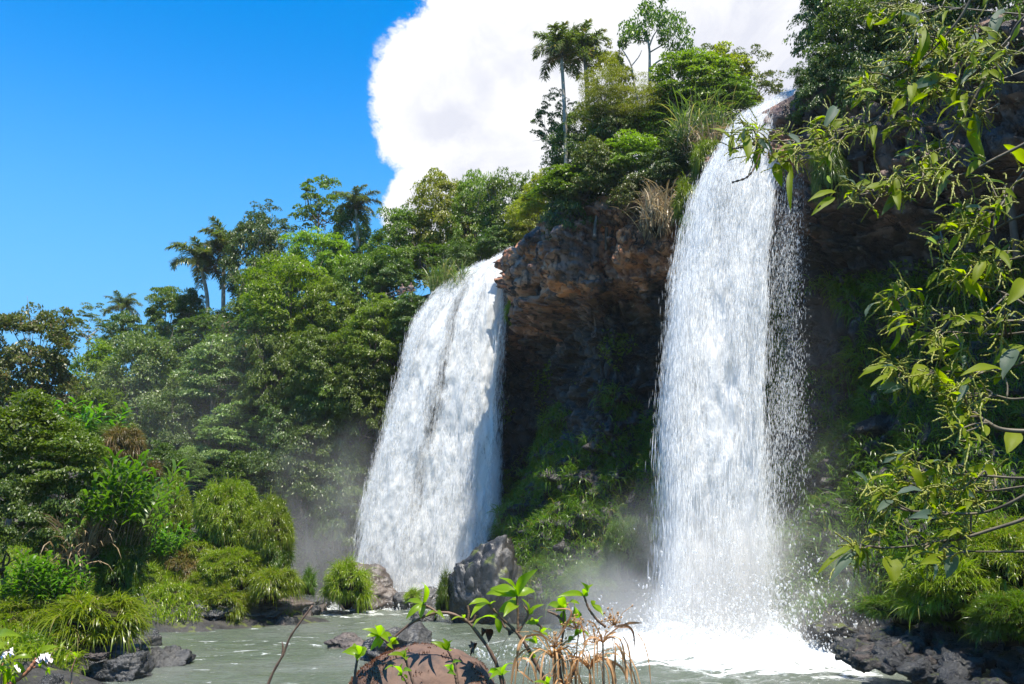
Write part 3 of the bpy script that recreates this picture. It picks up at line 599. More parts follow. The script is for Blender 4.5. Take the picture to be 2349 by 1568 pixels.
B = [
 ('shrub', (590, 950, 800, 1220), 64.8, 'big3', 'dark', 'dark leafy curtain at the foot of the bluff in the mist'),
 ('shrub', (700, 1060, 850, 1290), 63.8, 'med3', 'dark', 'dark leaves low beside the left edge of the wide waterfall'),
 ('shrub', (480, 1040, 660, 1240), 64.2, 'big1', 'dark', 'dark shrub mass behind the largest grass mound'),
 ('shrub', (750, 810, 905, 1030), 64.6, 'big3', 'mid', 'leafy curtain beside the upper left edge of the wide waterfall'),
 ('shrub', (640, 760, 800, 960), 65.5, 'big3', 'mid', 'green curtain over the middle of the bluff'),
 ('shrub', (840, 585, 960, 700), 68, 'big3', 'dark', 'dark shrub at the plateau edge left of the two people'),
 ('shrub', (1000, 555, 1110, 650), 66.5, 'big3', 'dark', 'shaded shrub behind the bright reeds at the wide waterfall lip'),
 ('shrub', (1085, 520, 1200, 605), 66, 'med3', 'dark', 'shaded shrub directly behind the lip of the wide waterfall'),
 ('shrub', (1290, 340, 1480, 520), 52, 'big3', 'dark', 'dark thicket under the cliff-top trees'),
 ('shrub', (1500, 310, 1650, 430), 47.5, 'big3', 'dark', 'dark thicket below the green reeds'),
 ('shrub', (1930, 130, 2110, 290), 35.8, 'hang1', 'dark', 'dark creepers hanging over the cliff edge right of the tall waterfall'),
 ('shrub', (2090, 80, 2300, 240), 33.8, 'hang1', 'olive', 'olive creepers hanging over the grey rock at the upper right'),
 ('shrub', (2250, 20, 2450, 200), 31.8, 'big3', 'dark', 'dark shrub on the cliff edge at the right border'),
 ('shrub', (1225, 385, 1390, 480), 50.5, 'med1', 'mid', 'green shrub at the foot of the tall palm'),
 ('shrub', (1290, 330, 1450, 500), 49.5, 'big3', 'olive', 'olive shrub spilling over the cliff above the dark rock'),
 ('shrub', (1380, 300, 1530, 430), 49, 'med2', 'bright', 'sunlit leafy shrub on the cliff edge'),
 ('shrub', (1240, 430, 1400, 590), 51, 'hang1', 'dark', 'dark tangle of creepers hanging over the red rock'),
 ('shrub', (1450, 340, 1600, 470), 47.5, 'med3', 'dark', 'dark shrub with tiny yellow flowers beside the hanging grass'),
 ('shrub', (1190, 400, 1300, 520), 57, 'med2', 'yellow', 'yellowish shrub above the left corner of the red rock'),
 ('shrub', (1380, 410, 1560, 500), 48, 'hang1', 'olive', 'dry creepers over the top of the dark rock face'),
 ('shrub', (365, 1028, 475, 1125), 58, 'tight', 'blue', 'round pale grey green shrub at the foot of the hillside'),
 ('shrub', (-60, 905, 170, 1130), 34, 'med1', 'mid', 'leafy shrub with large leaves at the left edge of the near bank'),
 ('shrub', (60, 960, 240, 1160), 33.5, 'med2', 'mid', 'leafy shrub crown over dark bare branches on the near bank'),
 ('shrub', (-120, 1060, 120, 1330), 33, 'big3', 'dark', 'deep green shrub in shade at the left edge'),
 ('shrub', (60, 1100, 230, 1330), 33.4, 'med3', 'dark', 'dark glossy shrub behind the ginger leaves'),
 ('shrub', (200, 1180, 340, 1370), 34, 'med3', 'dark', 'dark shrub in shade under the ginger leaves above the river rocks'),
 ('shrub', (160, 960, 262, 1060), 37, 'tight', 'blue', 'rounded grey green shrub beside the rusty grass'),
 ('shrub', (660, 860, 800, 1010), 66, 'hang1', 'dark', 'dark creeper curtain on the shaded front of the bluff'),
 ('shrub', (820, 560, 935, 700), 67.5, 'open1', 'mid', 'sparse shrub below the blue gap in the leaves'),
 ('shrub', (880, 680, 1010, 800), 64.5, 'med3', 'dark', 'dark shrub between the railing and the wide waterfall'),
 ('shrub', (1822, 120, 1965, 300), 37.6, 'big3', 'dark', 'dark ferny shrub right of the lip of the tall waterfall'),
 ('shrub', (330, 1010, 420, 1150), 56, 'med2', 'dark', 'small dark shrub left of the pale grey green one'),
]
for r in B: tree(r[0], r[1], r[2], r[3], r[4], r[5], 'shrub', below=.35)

# ground cover on the hillside between the trees, and creeping leaves on the talus
def on_cliff(n, fn, g):
    out = []; nrm = []
    while sum(map(len, out)) < n:
        a = g.integers(0, NS-1, n*3); b_ = g.integers(0, NT_-1, n*3); p_ = CL[a, b_]; e1 = CL[a+1, b_]-p_; e2 = CL[a, b_+1]-p_
        ar = np.linalg.norm(np.cross(e1, e2), axis=1); k = (g.uniform(size=len(a)) < ar/.03)&fn(p_, path[a, 3], b_); nn_ = unit(np.cross(e2, e1))
        nn_ = np.where(((nn_[:, :2]*nor[a]).sum(1) < 0)[:, None], -nn_, nn_)
        q_ = p_+e1*g.uniform(size=(len(a), 1))+e2*g.uniform(size=(len(a), 1)); out.append(q_[k]); nrm.append(nn_[k])
    return np.concatenate(out)[:n], np.concatenate(nrm)[:n]
g = np.random.default_rng(21)
p_, n_ = on_cliff(60000, lambda p, k, b: (k > .3)&(p[:, 0] > -62)&(p[:, 0] < 0), g)
p_ = p_+n_*g.uniform(0, 1.0, (len(p_), 1)); L_ = g.uniform(.2, .5, len(p_))
V, F = leaf4(p_, unit(n_+g.normal(size=p_.shape)*.7-np.array([0, 0, .5])), unit(n_*.6+np.array([0, 0, .8])+g.normal(size=p_.shape)*.4), L_, L_*.45)
link('undergrowth', mk('undergrowth', V, F, M['dark']))['kind'] = 'stuff'
# grass on the talus below the rock
def talus(p, k, b):
    tz = 12.6+fbm(p*np.array([.12, .12, 0]), 3)*3.5+np.clip(p[:, 0]-5, 0, 4)*.8-np.clip(2-p[:, 0], 0, 6)*.5
    inr = (p[:, 0] > -1)&(p[:, 0] < 60)&(k < .5)&(p[:, 2] < tz)&(p[:, 2] > 1.3+fbm(p*.3, 2)*1.5)&(p[:, 1] > 8)
    pf = vnoise(p*.45, 4); return inr&(pf > .22+.25*(p[:, 2] > tz-3))
def hang(p, n, g, lm=.55, wm=.035, dr=.55):
    d0 = unit(n*.8+np.array([0, 0, .45])+g.normal(size=p.shape)*.35); m_ = len(p)
    return blades(p, d0, g.uniform(.6, 1.4, m_)*lm, np.full(m_, wm)*g.uniform(.7, 1.3, m_), np.full(m_, dr)*g.uniform(.5, 1.5, m_))
p_, n_ = on_cliff(120000, talus, g); cl = fbm(p_*1.1, 3)[:, None]
V, F = hang(p_+n_*np.clip(cl, 0, 1)*.8, n_, g, .75, .04, .6); link('grass', mk('grass', V, F, M['grassd']))['kind'] = 'stuff'
def herbs(p, k, b): return (p[:, 0] > -1)&(p[:, 0] < 50)&(k < .5)&(p[:, 2] < 16.5)&(p[:, 2] > 2)&(vnoise(p*.5, 14) > .66)&(p[:, 1] > 8)
p_, n_ = on_cliff(26000, herbs, g); L_ = g.uniform(.10, .26, len(p_)); p_ = p_+n_*g.uniform(0, .45, (len(p_), 1))
V, F = leaf4(p_, unit(n_+g.normal(size=p_.shape)*.7-np.array([0, 0, .4])), unit(n_*.7+np.array([0, 0, .6])+g.normal(size=p_.shape)*.4), L_, L_*.7)
link('creepers', mk('creepers', V, F, M['mid']))['kind'] = 'stuff'

# palms
def frond_np(seed, L=1., droop=.9, nl=85, ll=.30):
    g = np.random.default_rng(seed); s_ = np.linspace(0, 1, 14); ang = .95-droop*2.1*s_**1.25; x = np.concatenate([[0], np.cumsum(np.cos(ang[:-1]))])/13; z_ = np.concatenate([[0], np.cumsum(np.sin(ang[:-1]))])/13
    pts = np.stack([x, x*0, z_], 1)*L; R_ = tube(pts, np.linspace(.014, .003, 14)*L, 5); u = g.uniform(.13, 1, nl*2); i_ = np.clip((u*13).astype(int), 0, 12); f_ = (u*13-i_)[:, None]
    b_ = pts[i_]*(1-f_)+pts[i_+1]*f_; tg = unit(pts[i_+1]-pts[i_]); side = np.where(np.arange(nl*2) % 2, 1., -1.)[:, None]*np.array([0, 1., 0])
    d0 = unit(tg*.55+side*.8+g.normal(size=(nl*2, 3))*.28+np.array([0, 0, .25])); Lf = ll*L*(1-.5*np.abs(u-.45)*1.6)*g.uniform(.8, 1.15, nl*2)
    return R_, blades(b_, d0, Lf, np.full(nl*2, .020*L), np.full(nl*2, .5), 3, unit(np.cross(d0, np.array([0, 0, 1.]))))
FR = []
for k, dr in enumerate((.62, .85, 1.1)):
    a, b_ = frond_np(40+k, 1., dr); FR.append((mk('frond', *b_, M['palm']), mk('rachis', *a, M['stem'], True)))
def palm(base, top, fl, nf, label, seed, tr=.16, name='palm_tree', rach=True):
    g = np.random.default_rng(seed); o = thing(name, base, label, 'palm tree', 'palms on the skyline'); base = np.array(base); top = np.array(top)
    mid = (base+top)/2+np.array([g.normal()*.12, 0, 0]); part('trunk', *tube(spline([base-np.array([0, 0, 2]), mid, top], 16), np.linspace(tr*1.15, tr*.8, 16), 8), M['palebark'], o, True)
    for k in range(nf):
        el = k/nf; m_ = FR[0 if el < .35 else 1 if el < .7 else 2]; f_ = link('frond', m_[0], o); f_.location = top-base+np.array([0, 0, .1-el*.35])
        f_.rotation_euler = (g.normal()*.12, -.55+el*1.0, k*2.399+g.normal()*.25); f_.scale = [fl*g.uniform(.85, 1.12)]*3; r_ = link('rachis', m_[1], f_)
    return o
def palmpx(xb, yb, xt, yt, Y, flpx, nf, label, seed, tr=.16): palm(P(xb, yb, Y), P(xt, yt, Y), flpx/FOC*Y*1.32, nf, label, seed, tr)
palmpx(1300, 400, 1288, 130, 51.5, 76, 17, 'tall palm with a pale trunk standing against the cloud', 1, .125)
palmpx(1352, 330, 1342, 128, 53, 66, 16, 'second tall palm, its crown just right of the tallest palm', 2)
palmpx(478, 760, 462, 618, 83, 74, 17, 'drooping palm on the left of the twin palms above the hazy slope', 3, .2)
palmpx(515, 730, 514, 572, 84, 66, 17, 'drooping palm on the right of the twin palms above the hazy slope', 4, .2)
palmpx(818, 600, 816, 480, 77.5, 52, 15, 'small palm beside the tall airy tree against the blue sky', 6, .16)
palmpx(280, 780, 280, 712, 90, 42, 14, 'small far palm on the skyline above the rounded hazy tree', 7, .2)

# tall tree with a bare bent trunk on the plateau
def bent_tree():
    Y = 51; o = thing('tree', P(1520, 300, Y), 'slender tree with bare bent pale trunks and a round crown against the cloud', 'tree')
    q = lambda l, dy=0: [P(a, b_, Y+dy) for a, b_ in l]
    L_ = [([(1530, 330), (1520, 245), (1498, 240), (1492, 215), (1490, 165), (1490, 120), (1485, 90), (1470, 60)], .15, .05), ([(1498, 240), (1470, 250), (1462, 225), (1455, 190), (1448, 150), (1435, 125), (1425, 110)], .09, .03),
          ([(1490, 160), (1510, 140), (1545, 125), (1560, 105)], .07, .02), ([(1488, 110), (1500, 80), (1520, 55)], .06, .02), ([(1486, 95), (1455, 90), (1440, 78)], .05, .02), ([(1449, 150), (1465, 130), (1472, 115)], .04, .02), ([(1490, 120), (1530, 95), (1550, 70)], .05, .02)]
    V, F = merge([tube(spline(q(l), 18), np.linspace(a, b_, 18), 7) for l, a, b_ in L_]); part('trunk', V, F, M['palebark'], o, True)
    g = np.random.default_rng(5); cs = [(1500, 35, 26), (1530, 28, 26), (1470, 45, 28), (1440, 62, 24), (1450, 85, 22), (1550, 55, 26), (1565, 85, 24), (1575, 110, 20), (1500, 60, 26), (1530, 70, 26), (1520, 95, 18), (1480, 20, 18), (1515, 12, 16), (1430, 95, 14), (1545, 100, 22), (1475, 78, 20)]
    pc = []; 
    for a, b_, r in cs: c = P(a, b_, Y); rr = r/FOC*Y*1.15; n = 210; pc.append(c+rsph(n, g)*g.uniform(.4, 1, (n, 1))*rr*np.array([1, 1.6, .75])+np.array([0, g.normal()*.5, 0]))
    pc = np.concatenate(pc); n = len(pc); L2 = g.uniform(.16, .34, n); V, F = leaf4(pc, g.normal(size=(n, 3))*.6+np.array([0, 0, -.8]), g.normal(size=(n, 3))*.5+np.array([0, 0, .7]), L2, L2*.38); part('crown', V, F, M['mid'], o)
bent_tree()

# grass mounds
def mound_np(seed, nt, per, bl, bw, dr=.45, jit=.62, lump=.62):
    g = np.random.default_rng(seed); Vi, Fi = ico(4); sh = lambda d: 1+fbm(d*1.9+seed, 3, seed)*lump
    core = Vi*sh(Vi)[:, None]*.68; d = rsph(nt*2, g); d = d[d[:, 2] > -.45][:nt]; c = d*sh(d)[:, None]*.88; ts = g.lognormal(0, .42, len(d))
    k = np.repeat(np.arange(len(d)), per); m_ = len(k); dd = d[k]; base = c[k]+g.normal(size=(m_, 3))*bl*.10
    d0 = unit(dd*.7+np.array([0, 0, .65])+g.normal(size=(m_, 3))*jit+np.array([0, 0, -.35])*(dd[:, 2:3] < 0)); L_ = bl*g.uniform(.5, 1.3, m_)*ts[k]
    return core, Fi, blades(base, d0, L_, np.full(m_, bw)*g.uniform(.6, 1.3, m_), dr*g.uniform(.6, 1.7, m_)*(1.1-.4*dd[:, 2]))
MD = {}
for key, a in dict(bigm=(61, 800, 32, .17, .0145, .45), bigm2=(62, 620, 32, .20, .016, .45), medm=(63, 230, 40, .34, .023, .5), medm2=(64, 170, 44, .46, .025, .6), smallm=(65, 60, 50, .62, .038, .5)).items(): MD[key] = mound_np(*a)
_mm = {}
def mound(box, Y, key, mat, label, depth=None, lift=0, core='soil', name='grass_mound', cat='grass mound', group='grass mounds along the river bank'):
    x0, y0, x1, y1 = box; k = (key, mat, core)
    if k not in _mm: c_, f_, b_ = MD[key]; _mm[k] = (mk('mound_core', c_, f_, M[core], True), mk('grass_blades', *b_, M[mat]))
    infl = 1.15 if key.startswith('big') else 1.25 if key.startswith('med') else 1.4
    b_ = P((x0+x1)/2, y1, Y); t_ = P((x0+x1)/2, y0, Y); rx = (P(x1, y1, Y)[0]-P(x0, y1, Y)[0])/2/infl; h = (t_[2]-b_[2])
    c = (b_+t_)/2-np.array([0, 0, h*.12]); o = thing(name, c, label, cat, group, rng.uniform(-.5, .5), (rx, depth or rx, h*.62/infl*1.08)); link('earth', _mm[k][0], o); link('grass_blades', _mm[k][1], o); return o
G_ = [
 ((325, 1285, 450, 1400), 48.6, 'bigm2', 'grass', 'lumpy green grass mound under the upright ginger clump'),
 ((420, 1300, 540, 1395), 48.3, 'bigm', 'grass', 'rounded grass mound above the small dark rocks of the bank'),
 ((300, 1180, 400, 1310), 50.5, 'medm', 'grass', 'grass mound between the leaning ginger and the upright one'),
 ((445, 1092, 600, 1270), 51, 'bigm', 'grass', 'largest green grass mound at the top of the river bank'),
 ((560, 1135, 680, 1290), 50.2, 'bigm2', 'grass', 'yellowish grass mound overhanging at the right end of the bank'),
 ((335, 1085, 445, 1235), 51.5, 'bigm2', 'grass', 'rounded grass mound left of the largest one'),
 ((590, 1225, 675, 1310), 49.8, 'medm', 'grassd', 'dark grass tuft under the overhanging mound'),
 ((455, 1250, 610, 1350), 48.8, 'bigm', 'grass', 'broad grass mound in the middle of the bank'),
 ((375, 1265, 480, 1345), 49, 'medm', 'grassr', 'brownish grass mound beside the upright ginger clump'),
 ((400, 1240, 500, 1300), 49.8, 'medm2', 'grass', 'grass mound behind the brownish one'),
 ((298, 1300, 400, 1385), 47.8, 'medm', 'grass', 'pale grass mound above the rocks at the bend of the bank'),
 ((350, 1335, 445, 1408), 47.2, 'medm2', 'grass', 'pale grass tussock hanging down to the small dark rocks'),
 ((460, 1345, 580, 1415), 47.4, 'medm', 'grass', 'low green grass tussock behind the striped rock'),
 ((572, 1303, 690, 1375), 47.8, 'medm2', 'grass', 'grass tussock sitting on the striped rock'),
 ((688, 1310, 727, 1368), 53, 'smallm', 'grassd', 'small upright grass tuft between the bank and the grassy boulder'),
 ((735, 1288, 862, 1390), 55, 'medm', 'grass', 'round grass tussock on the left side of the grassy boulder'),
 ((925, 1352, 968, 1385), 56, 'smallm', 'grass', 'little grass tuft on the low rock between the boulders'),
 ((998, 1322, 1044, 1414), 50.2, 'smallm', 'grassd', 'narrow grass tuft at the left foot of the great boulder'),
 ((1050, 1300, 1108, 1345), 50, 'smallm', 'grass', 'grass tuft on the face of the great boulder'),
 ((95, 1365, 335, 1480), 31.5, 'medm2', 'grass', 'wide glossy grass mound over the near river boulders'),
 ((-40, 1378, 130, 1500), 30.8, 'medm', 'grass', 'pale grass mound at the lower left edge'),
 ((10, 1465, 95, 1550), 28.5, 'smallm', 'grassd', 'grass tuft hanging beside the large near boulder'),
 ((232, 980, 330, 1060), 37, 'medm2', 'grassr', 'rusty brown grass mound on the near bank skyline'),
 ((325, 1062, 372, 1105), 40, 'smallm', 'grassr', 'small rusty grass tuft below the rusty mound'),
 ((215, 1255, 330, 1395), 33.4, 'medm', 'grassd', 'dark hanging grass under the ginger leaves'),
 ((1585, 325, 1665, 410), 44.5, 'medm2', 'grass', 'yellow green grass cushion on the left edge of the tall waterfall'),
 ((1540, 420, 1608, 500), 43.8, 'smallm', 'grass', 'bright grass cushion clinging beside the tall waterfall'),
 ((1555, 480, 1600, 560), 43.5, 'smallm', 'grassd', 'dark grass hanging below the bright cushion'),
 ((1465, 440, 1550, 540), 46.5, 'medm', 'straw', 'dry brown grass hanging on the rock'),
 ((1835, 175, 1900, 240), 39, 'smallm', 'grassd', 'dark grass at the right side of the tall waterfall lip'),
 ((1858, 330, 1945, 450), 36.5, 'medm2', 'grassd', 'dark hanging grass right of the tall waterfall'),
 ((1155, 690, 1192, 740), 60.5, 'smallm', 'grass', 'bright fern tuft on the rock right of the wide waterfall'),
 ((1270, 1290, 1460, 1385), 45.5, 'bigm2', 'grassd', 'bright grass hummock at the foot of the dark grassy slope'),
 ((1380, 1180, 1510, 1330), 44.5, 'bigm', 'grassd', 'sunlit steep grass hummock left of the tall waterfall'),
 ((1190, 1280, 1290, 1350), 50, 'medm', 'grassd', 'small grass hummock behind the great boulder'),
 ((2060, 1260, 2330, 1420), 25.5, 'bigm', 'grass', 'bright grass hummock above the rocky shore at the right'),
 ((2200, 1180, 2460, 1400), 25, 'bigm2', 'grass', 'large grassy slope at the lower right edge'),
 ((2240, 1350, 2430, 1480), 22.5, 'bigm', 'grassd', 'grass hummock low over the rocks at the right edge'),
 ((2030, 1360, 2130, 1430), 27, 'medm', 'grassd', 'small yellowish grass hummock left of the square brown block'),
]
for box, Y, key, mt, lb in G_: mound(box, Y, key, mt, lb, depth=(1.6 if box[0] > 2000 else None))

# ginger-like clumps: upright stalks with two ranks of long leaves
def ginger_np(seed, ns, lean=(0, 0)):
    g = np.random.default_rng(seed); B_, D_, L_, W_, N_ = [], [], [], [], []; st = []
    for k in range(ns):
        b0 = np.array([g.uniform(-.42, .42), g.uniform(-.42, .42), 0]); h = g.uniform(.55, 1.0); tp = b0+np.array([lean[0]*h+g.normal()*.14, lean[1]*h+g.normal()*.14, h]); st.append(tube([b0, (b0+tp)/2, tp], [.006, .005, .003], 4))
        az = g.uniform(0, 3.14); sd_ = np.array([math.cos(az), math.sin(az), 0]); m_ = 11; u = np.linspace(.35, 1, m_)
        for q_, uu in enumerate(u): B_.append(b0+(tp-b0)*uu); D_.append(unit(sd_*(1 if q_ % 2 else -1)*(.85-.3*uu)+(tp-b0)*.8+g.normal(size=3)*.1)); L_.append(g.uniform(.22, .32)*(1.15-.3*uu)); W_.append(.042)
    D_ = np.array(D_); return merge(st), blades(np.array(B_), D_, np.array(L_), np.array(W_), np.full(len(L_), .28), 4, unit(np.cross(D_, rsph(len(D_), g)*.25+np.array([0, 0, 1.]))))
GI = [ginger_np(71, 46, (.25, 0)), ginger_np(72, 40, (.1, -.1))]; GM = [(mk('leaves', *b_, M['ginger']), mk('stalks', *a, M['stem'], True)) for a, b_ in GI]
for box, Y, k, lb in [((170, 1055, 355, 1250), 33, 0, 'glossy ginger clump leaning right over the near bank'), ((90, 925, 262, 1040), 37, 1, 'bright yellow green ginger clump on the near bank skyline'), ((335, 1198, 450, 1300), 49.5, 1, 'upright bright ginger clump between the grass mounds'),
                      ((-20, 1275, 135, 1410), 31.5, 0, 'ginger clump in the shade at the lower left edge'), ((60, 1290, 190, 1400), 32.2, 1, 'small ginger clump under the dark shrub'), ((240, 1100, 345, 1220), 35, 0, 'ginger clump at the right shoulder of the near bank')]:
    x0, y0, x1, y1 = box; a = P((x0+x1)/2, y1, Y); h = P((x0+x1)/2, y0, Y)[2]-a[2]; wd = (x1-x0)/FOC*Y; o = thing('ginger_plant', a, lb, 'plant', 'ginger-like clumps on the left bank', 0, (wd*.95, wd*.8, h*1.0)); link('leaves', GM[k][0], o); link('stalks', GM[k][1], o)

# reeds beside the falls
def reeds(box, Y, n, mat, label, seed, dep=1.5, w_=.05):
    g = np.random.default_rng(seed); x0, y0, x1, y1 = box; a = P(x0, y1, Y); b_ = P(x1, y0, Y); o = thing('reed_clump', [(a[0]+b_[0])/2, Y, a[2]], label, 'reeds'); H = b_[2]-a[2]
    bs = np.stack([g.uniform(a[0], b_[0], n), Y+g.uniform(-dep, dep, n), np.full(n, a[2])+g.uniform(0, .45, n)*H], 1); d0 = unit(g.normal(size=(n, 3))*.28+np.array([0, 0, 1]))
    V, F = blades(bs, d0, g.uniform(.45, 1.0, n)*H, np.full(n, w_), g.uniform(.1, .5, n), 5); part('blades', V, F, M[mat], o)
reeds((1548, 240, 1668, 345), 46.5, 500, 'reed', 'tall green reeds and dry canes on the cliff top left of the tall waterfall', 3)
reeds((1570, 290, 1665, 360), 45.8, 260, 'straw', 'dry straw coloured canes under the green reeds', 4)
reeds((990, 608, 1068, 690), 63.8, 600, 'reed', 'bright reeds at the lip of the wide waterfall', 5)
reeds((1475, 430, 1530, 540), 46, 200, 'straw', 'dry grass tuft hanging on the brown rock face', 6)
reeds((140, 1160, 230, 1330), 33, 260, 'straw', 'dead brown leaves hanging below the ginger clump', 7, .6, .06)

# ---------------------------------------------------------------- boulders
def rock_np(seed, sub=5, planes=16, rough=.06, sq=.0):
    g = np.random.default_rng(seed); V, F = ico(sub); N = rsph(planes, g); H = g.uniform(.5, .95, planes)
    if sq: N = np.concatenate([np.array([[1, 0, 0], [-1, 0, 0], [0, 1, 0], [0, -1, 0], [0, 0, 1], [0, 0, -1.]])+g.normal(size=(6, 3))*.13, N[:4]]); N = unit(N); H = np.concatenate([g.uniform(.6, .75, 6), np.full(4, .9)])
    dt = V@N.T; r = np.where(dt > .05, H/np.maximum(dt, .05), 9); rmin = r.min(1); k = 160. if sq else 60.; r = -np.log(np.exp(-k*(np.minimum(r, 3)-r.min(1)[:, None])).sum(1))/k+rmin; r = np.minimum(r, 1.4 if sq else 1.15)
    r = r*(1+.0*r); w1, w2, wc = worley(V*1.35+seed*3.7+fbm(V*1.5+seed, 2)[:, None]*.25, seed+3); r = r*(1+(wc-.5)*(.0 if sq is False else .30)*(rough > .03)-.10*np.exp(-((w2-w1)/.07)**2)); q = V*r[:, None]; r2 = fbm(q*1.6+seed, 5, seed)*rough*2.2+fbm(q*6+seed, 3, seed)*rough*.5; f1, f2, c_ = worley(q*2.1+seed, seed); r2 += (c_-.5)*rough*1.2-np.exp(-((f2-f1)/.05)**2)*rough*.7
    q = q*(1+r2)[:, None]; return (q-(q.max(0)+q.min(0))/2)/((q.max(0)-q.min(0))/2), F
RK = [mk('rock', *rock_np(80+k), M['rock'], True) for k in range(4)]
def rocks(box, Y, k, mat, label, name='boulder', cat='boulder', group=None, depth=None, rz=None, tilt=0., sink=.15, own=None, sub=5, rough=.075, sq=0, wl=False):
    x0, y0, x1, y1 = box
    if wl: Y = PZ((x0+x1)/2, y1, 0)[1]+.3
    b_ = P((x0+x1)/2, y1, Y); t_ = P((x0+x1)/2, y0, Y); rx = (P(x1, y1, Y)[0]-P(x0, y1, Y)[0])/2
    if wl: b_[2] = -.5
    h = (t_[2]-b_[2])/2
    key = ('r', k, mat, sub, sq)
    if key not in _mm: _mm[key] = mk('rock', *rock_np(100+k, sub, 16 if k < 60 else 40, rough, sq), M[mat], not sq)
    o = link(name, _mm[key]); o.location = (b_+t_)/2-np.array([0, 0, h*sink]); o.scale = (rx*1.02, (depth or rx*.9), h*1.15); o.rotation_euler = (0, tilt, rz if rz is not None else 0); return tag(o, label, cat, group)
RB = [
 ((60, 1438, 196, 1535), 28.6, 1, 'rockb', 'large grey boulder with a pale sunlit shoulder under the near grass mound'),
 ((170, 1450, 312, 1510), 30.2, 2, 'rock', 'dark shaded boulder under the wide glossy grass mound'),
 ((215, 1492, 342, 1552), 27.6, 3, 'rock', 'rough dark rock with a diagonal crack in the near water'),
 ((175, 1508, 260, 1545), 28, 4, 'rock', 'low dark rock left of the cracked one'),
 ((320, 1480, 445, 1520), 30.4, 5, 'rock', 'long low black rock standing alone in the near water'),
 ((70, 1540, 152, 1590), 25.2, 6, 'rock', 'rounded black rock at the bottom edge'),
 ((190, 1495, 250, 1515), 28.8, 7, 'rockb', 'small pale brown stone between the dark near rocks'),
 ((312, 1400, 408, 1442), 36, 8, 'rock', 'sloping dark rock at the bend behind the near grass mound'),
 ((400, 1385, 465, 1422), 45.5, 9, 'rock', 'small dark rock under the pale tussocks'),
 ((300, 1360, 350, 1410), 45.8, 10, 'rock', 'dark rock above the bend of the bank'),
 ((440, 1370, 560, 1425), 47.2, 11, 'rock', 'shaded rock beside the striped rock'),
 ((545, 1352, 722, 1425), 46.8, 12, 'rockb', 'large striped rock with brown stains at the tip of the bank'),
 ((655, 1352, 762, 1395), 52.5, 13, 'rock', 'low dark rock right of the striped rock'),
 ((775, 1285, 925, 1398), 56.3, 14, 'rockb', 'grassy boulder with pale cracked faces before the wide waterfall'),
 ((905, 1345, 1012, 1398), 57, 15, 'rock', 'low dark slab between the two boulders before the wide waterfall'),
 ((1052, 1226, 1196, 1428), 51.5, 60, 'rockm', 'great wet boulder with moss in front of the wide waterfall'),
 ((1012, 1278, 1130, 1426), 51.5, 61, 'rock', 'lower grey shoulder rock leaning on the left of the great boulder'),
 ((1120, 1340, 1240, 1425), 52, 17, 'rock', 'dark broken rock at the foot of the great boulder'),
 ((825, 1424, 1012, 1505), 36.3, 18, 'rock', 'smooth black rock rising from the middle of the river'),
 ((745, 1450, 860, 1482), 36.8, 19, 'rockb', 'brown rock just breaking the surface beside the smooth black one'),
 ((935, 1398, 1010, 1420), 45.5, 20, 'rock', 'small rock awash behind the smooth black one'),
 ((1195, 1300, 1262, 1390), 54, 21, 'rock', 'dark wet rocks right of the great boulder'),
 ((1255, 1350, 1330, 1395), 52, 22, 'rock', 'low wet rock in the mist right of the great boulder'),
 ((1750, 1408, 1838, 1466), 36.2, 23, 'rockm', 'mossy rounded rock behind the spray of the tall waterfall'),
 ((1850, 1410, 1960, 1470), 33.8, 24, 'rockm', 'dark mossy rock in the spray at the foot of the cliff'),
 ((1878, 1452, 2015, 1512), 29.5, 25, 'rockm', 'long wet rock with a moss cap at the left tip of the shore'),
 ((1990, 1365, 2080, 1445), 31, 26, 'rockm', 'leaning mossy rock at the top of the shore'),
]
WL = {60, 61, 1, 2, 3, 4, 5, 6, 8, 9, 12, 13, 14, 15, 17, 18, 19, 20, 25}
for r in RB: rocks(*r, rz=rng.uniform(-.4, .4), wl=r[2] in WL)
rocks((2118, 1382, 2172, 1432), 26.5, 31, 'rockb', 'square reddish brown block resting on the rocks below the grass', sq=1, sub=4, rough=.02)
rocks((2150, 1495, 2235, 1560), 22.8, 32, 'rock', 'smooth blue black rounded stone on the rocky shore')
rocks((2060, 1440, 2125, 1482), 26.8, 33, 'rockm', 'angular stone with a green mossy side in the middle of the shore', sq=1)
rocks((2105, 1425, 2165, 1468), 26.2, 34, 'rockm', 'mossy stone leaning below the square brown block', sq=1)
rocks((2230, 1420, 2300, 1480), 23.5, 35, 'rock', 'dark grey angular boulder under the grass at the right')
g = np.random.default_rng(98)
for ln_, nn_ in (([(322, 1450), (350, 1430), (420, 1424), (500, 1428), (560, 1428), (650, 1424), (735, 1402)], 34), ([(-10, 1600), (60, 1560), (150, 1545), (240, 1520), (318, 1500), (330, 1470)], 22)):
    for q_ in spline([(a, b_, 0) for a, b_ in ln_], nn_)[:, :2]:
        s_ = g.lognormal(2.9, .35); px, py = q_+g.normal(size=2)*(6, 4); rocks((px-s_, py-s_*.95, px+s_, py), 40, 50+g.integers(0, 6), ('rock', 'rockb')[g.integers(0, 2)], 'small dark rock at the water line of the left bank', 'stone', 'stone', 'small rocks at the water line of the left bank', rz=g.uniform(0, 6.28), sq=g.integers(0, 2), sub=4, rough=.05, wl=True)
g = np.random.default_rng(99)
